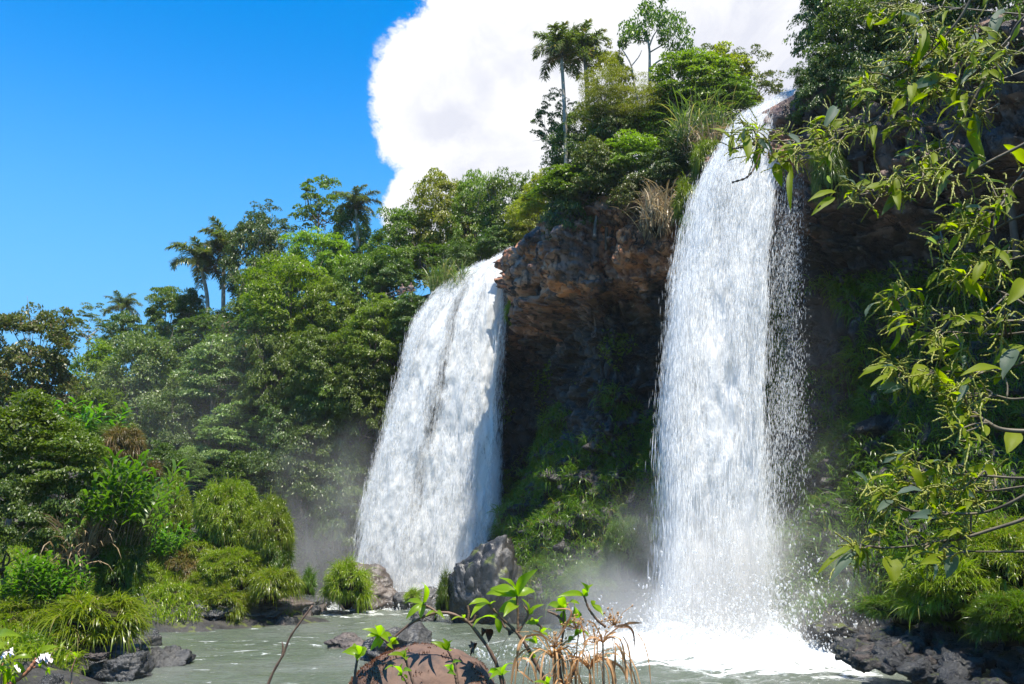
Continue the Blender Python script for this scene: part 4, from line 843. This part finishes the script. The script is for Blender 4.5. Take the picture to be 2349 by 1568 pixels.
for k in range(290):                                  # broken stones of the shore
    u = g.uniform(); px = 1930+g.uniform()*470; top_ = np.interp(px, [1930, 2100, 2200, 2400], [1480, 1430, 1420, 1400]); py = top_+(np.interp(px, [1930, 2100, 2250, 2400], [1508, 1550, 1600, 1650])-top_)*g.uniform()**.8
    Y = np.interp(py, [1400, 1640], [29.5, 18.5])+g.normal()*.3; s_ = g.lognormal(2.85, .36); 
    rocks((px-s_, py-s_*.62, px+s_, py+s_*.55), Y, 40+k % 8, ('rock', 'rock', 'rockb', 'rockm')[k % 4], 'wet broken stone among the rubble of the rocky right shore', 'stone', 'stone', 'broken stones of the right shore', rz=g.uniform(0, 6.28), tilt=g.normal()*.5, sq=1, sub=3, rough=.05, sink=0)

# ---------------------------------------------------------------- railing and two people on the plateau
o = thing('railing', P(900, 690, 66), 'dark railing of thin cables on the plateau left of two people', 'railing')
for a in (((870, 679), (948, 655)), ((880, 684), (948, 664)), ((892, 681), (950, 668))): part('rail', *tube([P(*a[0], 66), P(*a[1], 65.5)], .035, 6), M['bark'], o, True)
for a in (885, 915, 945): part('post', *tube([P(a, 700, 65.8), P(a+1, 662-(a-915)*.3, 65.8)], .045, 6), M['bark'], o, True)
M['skin'] = simple('skin', (.16, .09, .06), (.22, .13, .09), .5, 20, .05); M['hair'] = simple('dark_hair', (.012, .009, .008), (.03, .02, .015), .5, 30, .3)
M['shirt'] = simple('grey_shirt', (.05, .045, .05), (.08, .07, .075), .8, 12, .2); M['jacket'] = simple('dark_jacket', (.012, .012, .016), (.04, .04, .05), .7, 12, .2); M['trousers'] = simple('trousers', (.16, .15, .14), (.24, .22, .2), .8, 12, .2)
def skinned(name, pts, edges, rad, mat, parent):
    me = bpy.data.meshes.new(name); me.from_pydata(pts, edges, []); me.materials.append(mat); ob = link(name, me, parent); ob.modifiers.new('s', 'SKIN'); ob.modifiers.new('b', 'SUBSURF').render_levels = 1
    for v, r in zip(me.skin_vertices[0].data, rad): v.radius = (r, r)
    me.skin_vertices[0].data[0].use_root = True
def person(loc, face, label, shirt, group='people at the railing'):
    o = thing('person', loc, label, 'person', group, face); pts = [(0, 0, .95), (0, 0, 1.2), (0, 0, 1.42), (0, .01, 1.52), (0, .02, 1.62), (0, .02, 1.74)]; rad = [.13, .13, .13, .055, .085, .07]; ed = [(0, 1), (1, 2), (2, 3), (3, 4), (4, 5)]
    def chain(st, ps, rs):
        for p_, r in zip(ps, rs): pts.append(p_); rad.append(r); ed.append((st, len(pts)-1)); st = len(pts)-1
        return st
    for s_ in (-1, 1):
        e = chain(2, [(s_*.18, 0, 1.42), (s_*.24, .02, 1.15), (s_*.20, .25, 1.05), (s_*.19, .31, 1.05)], [.06, .045, .035, .032])
        for k, (dx, l) in enumerate(((-.03, .075), (-.01, .085), (.01, .08), (.03, .065))): chain(e, [(s_*.19+dx, .37, 1.05), (s_*.19+dx, .37+l*.7, 1.03), (s_*.19+dx, .36+l*.8, 1.0)], [.009, .008, .007])
        chain(e, [(s_*.19-s_*.045, .33, 1.045), (s_*.19-s_*.06, .37, 1.03)], [.011, .008])
        chain(0, [(s_*.10, 0, .88), (s_*.11, .01, .5), (s_*.11, 0, .08), (s_*.11, .13, .03)], [.085, .06, .042, .04])
    chain(4, [(0, .11, 1.61)], [.018])
    skinned('body', pts, ed, rad, M['skin'], o)
    skinned('hair', [(0, 0, 1.66), (0, -.01, 1.77), (0, -.07, 1.66)], [(0, 1), (0, 2)], [.095, .075, .06], M['hair'], o)
    skinned('shirt', [(0, 0, 1.0), (0, 0, 1.2), (0, 0, 1.41), (-.19, 0, 1.40), (-.25, .02, 1.2), (.19, 0, 1.40), (.25, .02, 1.2)], [(0, 1), (1, 2), (2, 3), (3, 4), (2, 5), (5, 6)], [.16, .155, .15, .075, .06, .075, .06], shirt, o)
    skinned('trousers', [(0, 0, 1.0), (-.10, 0, .85), (-.11, 0, .12), (.10, 0, .85), (.11, 0, .12)], [(0, 1), (1, 2), (0, 3), (3, 4)], [.15, .11, .06, .11, .06], M['trousers'], o)
def standing(px, ytop, Y): a = P(px, ytop, Y); return (a[0], Y, a[2]-1.82)
person(standing(923, 648, 64.6), 2.9, 'person in a grey shirt leaning on the railing above the wide waterfall', M['shirt'])
person(standing(943, 645, 64.4), 3.5, 'person in a dark jacket standing right of the railing', M['jacket'])

# grass over the left bank
g = np.random.default_rng(31); n = 60000; xy = np.stack([g.uniform(-42, -9, n*3), g.uniform(24, 62, n*3)], 1); q0 = np.stack([xy[:, 0], xy[:, 1], np.zeros(n*3)], 1)
zb = leftbank(xy[:, 0], xy[:, 1])+fbm(q0*.8, 4)*.35; k = (zb > .45+.4*fbm(q0*.6, 2))&(vnoise(q0*.7, 3) > .15); p_ = np.stack([xy[:, 0], xy[:, 1], zb], 1)[k][:n]
V, F = hang(p_, np.tile([[.3, -.25, .9]], (len(p_), 1)), g, .75, .042, .55); link('bank_grass', mk('bank_grass', V, F, M['grass']))['kind'] = 'stuff'

# ---------------------------------------------------------------- foreground: long leaves, flower spikes, sapling, sedge, begonia
def leafN(B, T, W, nr, bend=.12, fold=.25, ns=9, nc=5, wave=.0, holes=0, g=rng):
    """curved long leaves between base B and tip T"""
    n = len(B); ax = T-B; L = np.linalg.norm(ax, axis=1); ax = unit(ax); b = unit(np.cross(ax, nr)); nn_ = np.cross(b, ax); s_ = np.linspace(0, 1, ns); c = np.linspace(-1, 1, nc)
    w_ = np.sin(math.pi*np.clip(s_, .0, 1)**.85)**.8*(1-.25*s_); w_[0] = .06; w_[-1] = .01
    ph = g.uniform(0, 6, (n, 1, 1)); cen = B[:, None]+ax[:, None]*(s_[None, :, None]*L[:, None, None])+nn_[:, None]*((4*s_*(1-s_))[None, :, None]*(L*bend)[:, None, None])
    off = b[:, None, None]*(c[None, None, :]*w_[None, :, None]*W[:, None, None]*.5)[..., None]
    up = (np.abs(c)[None, None, :]*w_[None, :, None]*W[:, None, None]*.5*fold+wave*W[:, None, None]*np.sin(s_[None, :, None]*13+ph+c[None, None]*2)*np.abs(c)[None, None])[..., None]*nn_[:, None, None]
    V = (cen[:, :, None]+off+up).reshape(-1, 3); i = (np.arange(ns-1)[:, None]*nc+np.arange(nc-1)[None]).ravel(); q_ = np.stack([i, i+1, i+nc+1, i+nc], 1)
    F = (np.arange(n)[:, None, None]*ns*nc+q_[None]).reshape(-1, 4)
    if holes:
        cc = V[F].mean(1); F = F[vnoise(cc*holes+3, 77) < .80]
    return V, [F]
def catkins(B, D, L, r, g, drop=.5):
    out = []
    for b_, d, l in zip(B, D, L):
        k = 15; pts = [b_]; d = unit(d)
        for i in range(k-1): d = unit(d+np.array([0, 0, -1])*drop/k+g.normal(size=3)*.13); pts.append(pts[-1]+d*l/k)
        out.append(tube(pts, r*np.where(np.arange(k) % 2, 1.25, .45)*np.linspace(1, .7, k), 5))
    return merge(out)
g = np.random.default_rng(41)
BR = [ # (points in the photograph's plane, distance, end distance, thickness px, leafiness)
 ([(2420, 60), (2349, 112), (2268, 163), (2166, 207), (2067, 247), (1976, 285), (1881, 317), (1786, 323), (1730, 318)], 3.0, 3.5, 11, 1), ([(2236, -20), (2204, 38), (2166, 84), (2128, 125), (2075, 163), (2037, 186), (1990, 215)], 3.1, 3.3, 8, 1),
 ([(2420, 290), (2349, 330), (2280, 365), (2223, 395), (2166, 410), (2109, 418), (2040, 432), (1985, 440)], 2.8, 3.1, 9, 1), ([(2261, 175), (2234, 228), (2211, 273), (2185, 323), (2158, 361), (2120, 391)], 3.0, 3.1, 7, .8),
 ([(1877, 319), (1862, 342), (1843, 361), (1824, 372)], 3.4, 3.4, 4, .8), ([(2430, 740), (2349, 736), (2224, 734), (2171, 723), (2118, 721), (2082, 711), (2054, 683)], 2.8, 3.1, 6, 1),
 ([(2430, 750), (2349, 762), (2294, 767), (2223, 764), (2181, 760)], 2.7, 2.9, 6, .7), ([(2430, 750), (2349, 697), (2312, 676), (2252, 651), (2216, 626), (2195, 612)], 2.9, 3.0, 7, 1),
 ([(2430, 790), (2349, 831), (2294, 848), (2223, 854), (2153, 850), (2097, 848), (2054, 848)], 2.7, 3.0, 6, 1), ([(2420, 990), (2308, 986), (2266, 968), (2238, 947), (2216, 915), (2202, 884)], 2.5, 2.8, 9, 1),
 ([(2430, 1085), (2349, 1096), (2275, 1092), (2205, 1087), (2153, 1080), (2118, 1077), (2060, 1065)], 2.5, 2.8, 6, .8), ([(2430, 1085), (2349, 1136), (2292, 1164), (2233, 1178), (2153, 1174), (2090, 1172), (2058, 1164), (2034, 1150), (2000, 1125)], 2.4, 2.7, 6, .45),
 ([(2430, 1150), (2349, 1190), (2275, 1214), (2205, 1235), (2153, 1242), (2100, 1251), (2041, 1256), (2003, 1255), (1975, 1248)], 2.4, 2.7, 7, .5), ([(2430, 1265), (2349, 1265), (2275, 1265), (2212, 1262), (2177, 1246)], 2.4, 2.6, 5, .15),
 ([(2430, 1105), (2349, 1115), (2275, 1125), (2223, 1129), (2160, 1118)], 2.5, 2.7, 5, .7), ([(2420, 130), (2349, 163), (2240, 200), (2180, 210), (2110, 215)], 3.0, 3.2, 6, 1), ([(2420, 40), (2204, 19), (2128, 13), (2029, 6)], 3.1, 3.4, 5, .6),
 ([(2420, 110), (2295, 129), (2242, 125), (2185, 142), (2128, 140)], 3.1, 3.3, 5, .9), ([(2166, 281), (2113, 289), (2086, 283)], 3.1, 3.2, 4, .5), ([(2420, 470), (2330, 500), (2270, 530), (2220, 545), (2150, 560)], 2.9, 3.1, 6, 1),
 ([(2420, 560), (2340, 590), (2290, 600), (2240, 640)], 2.8, 3.0, 6, 1), ([(2420, 900), (2330, 915), (2270, 905), (2200, 915)], 2.6, 2.8, 6, 1), ([(2420, 380), (2330, 420), (2290, 480), (2230, 500)], 2.8, 3.0, 6, 1), ([(2420, -20), (2330, 60), (2300, 160), (2290, 260)], 2.8, 3.0, 7, 1),
]
sroot = np.array([2.75, 2.6, 2.9]); shr = thing('shrub', sroot, 'near shrub reaching in from the right with yellow green leaves and knobbly flower spikes', 'shrub')
hub = P(2560, 700, 2.7); part('stem', *tube(spline([sroot, (sroot+hub)/2+np.array([.08, 0, 0]), hub, P(2480, 60, 2.9)], 24), np.linspace(.05, .016, 24), 10), M['stem'], shr, True)
lB, lT, lW, cB, cD, cL = [], [], [], [], [], []; wv, wt = [], []
def px2(a, d): return P(a[0], a[1], d)
def leafat(p0, d, ang, lp, wf=.36):
    a_ = R(ang); lB.append(P(p0[0], p0[1], d)); lT.append(P(p0[0]+math.cos(a_)*lp, p0[1]+math.sin(a_)*lp, d+g.uniform(-.10, .06))); lW.append(lp/FOC*d*wf)
def catat(p0, d, ang, lp): a_ = R(ang); b_ = P(p0[0], p0[1], d); e_ = P(p0[0]+math.cos(a_)*lp, p0[1]+math.sin(a_)*lp, d+g.uniform(-.08, .08)); cB.append(b_); cD.append(e_-b_); cL.append(np.linalg.norm(e_-b_))
for pts, d0, d1, tk, lf in BR:
    pl = spline([(a, b_, 0) for a, b_ in pts], 40)[:, :2]; ds_ = np.linspace(d0, d1, 40); W3 = np.array([P(a[0], a[1], d) for a, d in zip(pl, ds_)])
    st_ = [hub*(1-u)+W3[0]*u+np.array([0, 0, .05*math.sin(3.14*u)]) for u in (0, .35, .7)] if pts[0][0] >= 2400 else []
    r_ = tk/FOC*2.9/2; full_ = np.array(st_+list(W3)); 
    tb = tube(full_, np.linspace(r_*1.15, r_*.35, len(full_)), 8)
    ln = np.sum(np.linalg.norm(np.diff(pl, axis=0), axis=1)); nclu = int(ln/23*lf)+2; wt = []
    for c in range(nclu):
        u = g.uniform(.25, 1)**.8 if c else 1.; i_ = int(u*39); p0 = pl[i_]; d = ds_[i_]; tl_ = g.uniform(10, 75)*(1.1-.4*(u > .8)); an = g.choice([150, 205, 235, 120, 180, 270])+g.normal()*25
        e_ = p0+tl_*np.array([math.cos(R(an)), math.sin(R(an))*.8]); de = d+g.normal()*.10; wt.append(tube(spline([P(*p0, d), P(*((p0+e_)/2+g.normal(size=2)*4), (d+de)/2), P(*e_, de)], 7), np.linspace(.0035, .002, 7), 5))
        if u > .5 or e_[0] > 2050:
            for q_ in range(g.integers(1, 4)): leafat(e_+g.normal(size=2)*7, de, g.choice([120, 140, 160, 175, 60, 100])+g.normal()*22, g.lognormal(3.66, .32), g.uniform(.32, .48))
            for q_ in range(g.integers(4, 8)): catat(e_+g.normal(size=2)*9, de, g.choice([130, 170, 200, 230, 90, 20, 280])+g.normal()*30, g.uniform(22, 62))
    part('branch', *merge([tb]+wt), M['stem'], shr, True)
# leaves that stand out in the photograph (base, tip, width)
for (a, b_, w_) in [((1738, 298), (1680, 306), 13), ((1738, 298), (1722, 282), 10), ((1745, 300), (1760, 282), 9), ((1920, 240), (1888, 300), 28), ((1925, 245), (1905, 292), 20), ((1918, 440), (1853, 462), 22), ((1915, 452), (1860, 495), 22), ((1905, 420), (1898, 402), 9),
                    ((1813, 390), (1814, 487), 17), ((2212, 1135), (2208, 1178), 34), ((2150, 1088), (2128, 1142), 44), ((2052, 1172), (2058, 1202), 20), ((1960, 1250), (1870, 1322), 18), ((1975, 1262), (1902, 1340), 26), ((2040, 1275), (2050, 1338), 48), ((2178, 1258), (2170, 1328), 40),
                    ((2080, 725), (2035, 758), 20), ((2048, 665), (2000, 690), 13), ((2116, 665), (2072, 678), 18), ((2095, 745), (2035, 772), 28), ((2258, 733), (2182, 742), 24), ((2040, 862), (1995, 888), 14), ((2262, 975), (2248, 1010), 22), ((2330, 990), (2310, 1040), 42),
                    ((2095, 190), (2090, 235), 26), ((2230, 310), (2245, 335), 30), ((2180, 60), (2150, 90), 22), ((2300, 20), (2270, 110), 34), ((2330, 10), (2310, 100), 36), ((2210, 232), (2150, 280), 24), ((2330, 800), (2300, 870), 40), ((2349, 640), (2310, 700), 40), ((2225, 1010), (2212, 1030), 16)]:
    d = float(np.interp(a[1], [0, 1568], [3.05, 2.45]))-(.2 if a[0] < 1950 and a[1] < 520 else 0)*-1; A = P(*a, d); lB.append(A); lT.append(P(*b_, d-.05)); lW.append(w_/FOC*d)
for pts in ([(1760, 320), (1745, 345), (1735, 375), (1715, 405), (1680, 418)], [(1742, 312), (1730, 330), (1700, 338), (1680, 340)]):
    A = np.array([P(*p_, 3.45) for p_ in spline([(a, b_, 0) for a, b_ in pts], 26)[:, :2]]); part('flower_spike', *tube(A, .004*np.where(np.arange(26) % 2, 1.4, .5), 6), M['twig'], shr, True)
lB, lT, lW = np.array(lB), np.array(lT), np.array(lW); nr = unit(g.normal(size=lB.shape)*.45+np.array([0, -.55, .75]))
part('leaves', *leafN(lB, lT, lW, nr, .10, .28, 9, 5, .05, 26, g), M['shrub'], shr, True)
part('flower_spikes', *catkins(np.array(cB), np.array(cD), np.array(cL), .0032, g), M['catkin'], shr, True)

def zA(X, Y): return (680.4+.36207*X, 1148.2+.36207*Y)
def stemz(lst, d, w0, w1, mat, par, name='stem', f=zA, n=26): 
    A = spline([P(*f(*p_[:2]), d+(p_[2] if len(p_) > 2 else 0)) for p_ in lst], n); part(name, *tube(A, np.linspace(w0, w1, n)*(1+.18*np.sin(np.arange(n)*2.1)), 7), mat, par, True)
def leavesz(lst, d, par, mat, f=zA, name='leaves', holes=0, nrm=(0, -.6, .7), bend=.14, sc=.36207):
    B_ = np.array([P(*f(*l[0]), d) for l in lst]); T_ = np.array([P(*f(*l[1]), d+g.uniform(-.09, .05)) for l in lst]); W_ = np.array([l[2]*1.2*sc/FOC*d for l in lst])
    part(name, *leafN(B_, T_, W_, unit(np.array(nrm)+g.normal(size=B_.shape)*.25), bend, .3, 11, 5, .03, holes, g), mat, par, True)
def fan(c, tips, w_): return [(c, t_, w_) for t_ in tips]
sap = thing('sapling', P(*zA(1640, 1260), 2.3)-np.array([0, 0, .25]), 'leafy sapling with an arching bare stem and backlit leaves in the bottom centre', 'plant')
D = 2.25
stemz([(1330, 1260), (1280, 1070), (1230, 960), (1170, 870), (1100, 780), (1060, 750), (980, 715), (890, 708), (800, 735), (720, 780), (640, 845), (590, 900), (560, 950)], D, .0048, .0026, M['twig'], sap)
stemz([(1640, 1260), (1575, 1140), (1500, 1000), (1450, 910), (1400, 840), (1330, 770), (1250, 690), (1205, 640)], D, .0058, .0028, M['twig'], sap)
for l in ([(890, 708), (850, 680), (800, 655)], [(578, 897), (550, 875), (528, 862)], [(1402, 835), (1402, 720), (1395, 600)], [(1402, 835), (1445, 765), (1468, 715), (1440, 665)], [(1085, 760), (1090, 710), (1083, 665)], [(1090, 775), (1120, 760), (1135, 725)], [(1375, 835), (1320, 800), (1300, 760)],
          [(1700, 1260), (1665, 1010), (1690, 820), (1690, 690)], [(1700, 1240), (1800, 960)], [(1960, 800), (1900, 750), (1850, 680), (1820, 600)], [(1545, 840), (1550, 800), (1520, 780)], [(1690, 760), (1640, 720), (1590, 700)]): stemz(l, D, .0035, .0025, M['twig'], sap, 'twig')
LV = fan((1400, 605), [(1200, 592), (1283, 488), (1530, 430), (1512, 575), (1225, 560)], 70)+fan((1232, 655), [(1088, 662), (1102, 742), (1262, 640)], 52)+fan((1262, 742), [(1113, 808), (1283, 840), (1235, 725)], 42)+fan((1398, 662), [(1280, 705), (1310, 735), (1330, 640)], 62)
LV += fan((1472, 720), [(1570, 658), (1425, 620), (1490, 680)], 34)+fan((800, 655), [(688, 648), (692, 752), (785, 748), (790, 518), (825, 640)], 40)+fan((890, 712), [(815, 735), (942, 752), (885, 745)], 26)+fan((1060, 748), [(978, 758), (1050, 730)], 22)
LV += fan((530, 862), [(415, 815), (440, 862), (540, 798), (608, 858), (465, 950), (520, 935), (500, 800), (590, 900)], 40)+fan((395, 975), [(285, 965), (340, 925), (440, 930), (385, 1010), (420, 960)], 42)+fan((600, 905), [(650, 905), (640, 870), (610, 940)], 34)
LV += fan((1820, 600), [(1645, 612), (1800, 515), (1880, 530), (1835, 570)], 40)+fan((1870, 660), [(1928, 700), (1945, 735), (1895, 635)], 34)+fan((1700, 690), [(1588, 662), (1675, 612), (1795, 655), (1640, 702), (1700, 810)], 48)+[((1760, 665), (1745, 745), 90), ((1790, 790), (1700, 800), 60)]
LV += fan((1522, 780), [(1448, 775), (1562, 730), (1480, 760)], 34)+fan((1548, 842), [(1612, 822), (1598, 862), (1560, 800)], 34)+fan((1525, 905), [(1440, 880), (1500, 885)], 22)+fan((1760, 860), [(1720, 900), (1790, 830), (1850, 860)], 34)+fan((1490, 1000), [(1420, 1005), (1470, 970)], 22)
leavesz(LV, D, sap, M['sapling'])
leavesz([((1190, 815), (1215, 900), 60), ((1180, 830), (1170, 870), 40), ((1110, 910), (1100, 985), 40), ((1105, 915), (1125, 975), 30), ((1375, 830), (1345, 860), 45)], D, sap, M['deadleaf'], name='dead_leaves', bend=.3)
def sprout(stem, clusters, d, label, w=.0035):
    o = thing('seedling', P(*zA(*stem[0]), d)-np.array([0, 0, .12]), label, 'plant', 'small seedlings around the foreground rock'); stemz(stem, d, w, w*.7, M['twig'], o); leavesz(clusters, d, o, M['sapling'])
sprout([(355, 1260), (370, 1100), (385, 1005), (395, 975)], fan((392, 978), [(300, 960), (350, 925), (440, 935), (385, 1012)], 40), 2.1, 'seedling left of the foreground rock')
sprout([(770, 1260), (740, 1155), (700, 1030), (685, 1000)], fan((690, 1000), [(578, 978), (712, 925), (650, 965), (695, 1010)], 38), 1.85, 'seedling in front of the top left of the foreground rock')
sprout([(735, 1260), (700, 1150), (665, 1100)], fan((668, 1105), [(558, 1070), (672, 1028), (640, 1110), (732, 1078), (700, 1140)], 38), 1.75, 'seedling at the bottom edge before the foreground rock')
sprout([(1020, 1160), (1003, 1040), (975, 975), (958, 950)], fan((962, 948), [(848, 895), (925, 870), (990, 885), (965, 960)], 36), 2.0, 'seedling rising behind the right side of the foreground rock')
sprout([(1030, 1260), (1010, 1120), (990, 1085)], fan((992, 1085), [(928, 1048), (1045, 1018), (1012, 1105), (960, 1075)], 34), 1.8, 'seedling at the right foot of the foreground rock')
sprout([(1330, 1260), (1315, 1150), (1300, 1105)], fan((1303, 1105), [(1218, 1095), (1372, 1032), (1220, 1132), (1345, 1085), (1270, 1060)], 34), 1.95, 'seedling with small leaves right of the foreground rock')
sprout([(1620, 1290), (1600, 1220), (1585, 1165)], fan((1585, 1170), [(1500, 1150), (1600, 1130), (1560, 1180)], 28), 1.9, 'tiny seedling at the bottom edge beside the dry sedge')

# dry sedge clumps
sed = thing('sedge', P(*zA(1800, 1290), 2.2)-np.array([0, 0, .2]), 'dry orange brown sedge with drooping blades and feathery seed heads in the bottom centre', 'plant')
SB, SD, SL = [], [], []
for cx, cyy, n, r in ((1625, 1000, 26, 1.), (1855, 1070, 24, 1.), (1940, 900, 14, .9), (1700, 1180, 12, .8)):
    dd = 2.2+g.normal()*.06; c = P(*zA(cx, cyy), dd); stemz([(cx+8, 1290), (cx+5, (cyy+1290)/2), (cx, cyy)], dd, .003, .0022, M['stem'], sed)
    for k in range(n): SB.append(c); a_ = g.uniform(0, 6.28); SD.append([math.cos(a_)*.62, math.sin(a_)*.5, g.uniform(.45, 1.25)]); SL.append(r*g.uniform(.08, .26))
SB, SD, SL = np.array(SB), np.array(SD), np.array(SL); part('blades', *blades(SB, SD, SL, np.full(len(SL), .0052), g.uniform(.25, .7, len(SL)), 9), M['sedge'], sed)
AR = [[(1400, 1080), (1400, 950), (1440, 870), (1540, 850), (1620, 900)], [(2020, 900), (2060, 960), (2090, 1060), (2095, 1160)], [(1830, 900), (1800, 780), (1740, 740), (1690, 790)], [(2010, 800), (2080, 790), (2130, 830), (2145, 950)], [(2050, 800), (2110, 775), (2190, 775)],
      [(1500, 1150), (1430, 1090), (1400, 1060), (1400, 980)], [(1360, 1160), (1390, 1000), (1480, 920)], [(1700, 1150), (1760, 1060), (1790, 990)], [(2000, 1160), (2020, 980), (2010, 850)], [(1950, 1000), (2050, 1050), (2100, 1150)], [(1530, 1160), (1480, 1020), (1400, 1010), (1350, 1150)], [(1920, 1000), (1990, 1020), (2030, 1150)], [(1640, 900), (1740, 700), (1560, 690)]]
def ribbon(pts, w_, g):
    k = len(pts); T_ = unit(np.gradient(pts, axis=0)); b_ = unit(np.cross(T_, np.array([.2, -1, .3]))); tw = np.linspace(0, g.uniform(.5, 2), k)[:, None]; n_ = np.cross(T_, b_); s_ = (b_*np.cos(tw)+n_*np.sin(tw))*(w_*np.sin(np.linspace(.35, 3.05, k))**.7)[:, None]
    i = np.arange(k-1)[:, None]*2; return np.stack([pts-s_, pts+s_], 1).reshape(-1, 3), [i+np.array([[0, 1, 3, 2]])]
for a in AR: q_ = spline([P(*zA(*p_), 2.15+g.normal()*.02) for p_ in a], 22); part('blade', *ribbon(q_, .0030, g), M['sedge'], sed)
hs_ = []
for cx, cyy in ((2010, 740), (1890, 850), (1635, 880), (1770, 760)):
    for k in range(22):
        c = P(*zA(cx+g.normal()*8, cyy+50), 2.2); e_ = P(*zA(cx+g.normal()*38, cyy+g.normal()*34), 2.2+g.normal()*.03); hs_.append(tube([c, (c+e_)/2+g.normal(size=3)*.004, e_], .0007, 4)); hs_.append(tube([e_-np.array([.002, 0, .002]), e_, e_+np.array([.002, 0, .003])], [.0012, .0022, .001], 4))
part('seed_heads', *merge(hs_), M['sedge'], sed)

# foreground rock with rusty moss
x0, x1, yt = 812, 1120, 1478; c = P(968, 1655, 2.35); rx = 168/FOC*2.35; top_ = P(965, yt, 2.35)[2]; V, F = ico(6); V = V*(1+fbm(V*1.3+5, 4)*.10+fbm(V*7, 5)*.03)[:, None]; o = thing('boulder', c, 'rounded reddish brown boulder with rusty moss at the bottom centre', 'boulder')
hgt = top_-c[2]; V = V*np.array([rx*1.05, rx*1.0, hgt*1.0]); part('rock', V+c, F, M['fgrock'], o, True)
g = np.random.default_rng(8); k = g.integers(0, len(V), 26000); d = unit(V[k]); keep = (fbm(V[k]*30, 3) > .38-.62*(d[:, 0] < -.42)-.45*((d[:, 2] > .6)&(V[k][:, 1] > .1*rx)&(d[:, 0] < .35))-.28*(d[:, 0] > .62))&(d[:, 2] > -.3); b_ = V[k][keep]+c; d = d[keep]
part('moss', *blades(b_, unit(d+g.normal(size=d.shape)*.55), g.uniform(.003, .009, len(b_)), np.full(len(b_), .0016), np.full(len(b_), .1), 2), M['rustmoss'], o)
# thin bare twig at the left of the centre
o = thing('twig', P(618, 1600, 2.3)-np.array([0, 0, .1]), 'thin bare twig standing up against the river left of the boulder', 'twig'); ident = lambda a, b_: (a, b_)
stemz([(600, 1610), (625, 1545), (650, 1500), (665, 1462), (690, 1425), (717, 1388)], 2.3, .0036, .0022, M['twig'], o, f=ident); stemz([(648, 1502), (649, 1485), (647, 1472)], 2.3, .003, .0015, M['twig'], o, 'side_twig', f=ident)

# begonia with white flowers at the lower left
zB = lambda X, Y: (X*.1866, 1275.75+Y*.1866)
g = np.random.default_rng(52); o = thing('begonia', P(10, 1620, 2.0)-np.array([0, 0, .15]), 'begonia with yellow green leaves, pink stems and small white flowers at lower left', 'plant'); D2 = 2.0
stemz([(60, 1700), (130, 1568), (300, 1450), (400, 1340), (455, 1250)], D2, .006, .004, M['pinkstem'], o, f=zB)
for l in ([(310, 1440), (400, 1370), (500, 1360), (570, 1400)], [(60, 1700), (90, 1500), (120, 1400)], [(200, 1530), (215, 1440), (215, 1400)], [(0, 1640), (20, 1500), (30, 1300)], [(455, 1260), (490, 1270), (520, 1280)], [(0, 1250), (60, 1170), (140, 1150)]): stemz(l, D2, .0025, .0018, M['pinkstem'], o, 'stalk', f=zB)
leavesz([((450, 1255), (712, 1112), 120), ((440, 1240), (420, 1110), 70), ((400, 1250), (120, 1290), 70), ((-40, 1090), (272, 990), 120), ((-60, 1030), (200, 950), 60), ((-30, 1180), (120, 1060), 70), ((310, 1440), (180, 1300), 75), ((110, 1540), (230, 1435), 70), ((500, 1380), (590, 1370), 45), ((560, 1400), (620, 1460), 50), ((550, 1400), (560, 1465), 35),
         ((0, 1400), (80, 1290), 80), ((40, 1600), (20, 1440), 80), ((200, 1580), (240, 1490), 60), ((-20, 1320), (60, 1230), 70), ((60, 1480), (160, 1380), 60)], D2, o, M['sapling'], f=zB, sc=.1866, bend=.18)
fl = []
for X_, Y_ in ((500, 1285), (520, 1265), (560, 1270), (590, 1300), (610, 1250), (635, 1285), (575, 1240), (60, 1200), (55, 1240), (145, 1160), (150, 1205), (215, 1390), (230, 1410), (535, 1250), (600, 1280)):
    for q_ in range(3): fl.append((( X_, Y_-18), (X_+g.normal()*16, Y_+22+g.normal()*8), 34))
leavesz(fl, D2-.03, o, M['petal'], f=zB, name='flowers', sc=.1866, bend=.1)
o = thing('seedling', P(*zB(875, 1700), 2.1)-np.array([0, 0, .1]), 'single-leaved orange stemmed sprout before the near river rocks', 'plant'); stemz([(870, 1700), (878, 1500), (890, 1370), (940, 1245)], 2.1, .0022, .0014, M['pinkstem'], o, f=zB); leavesz([((945, 1240), (848, 1222), 34), ((945, 1240), (955, 1205), 24)], 2.1, o, M['sapling'], f=zB, sc=.1866)
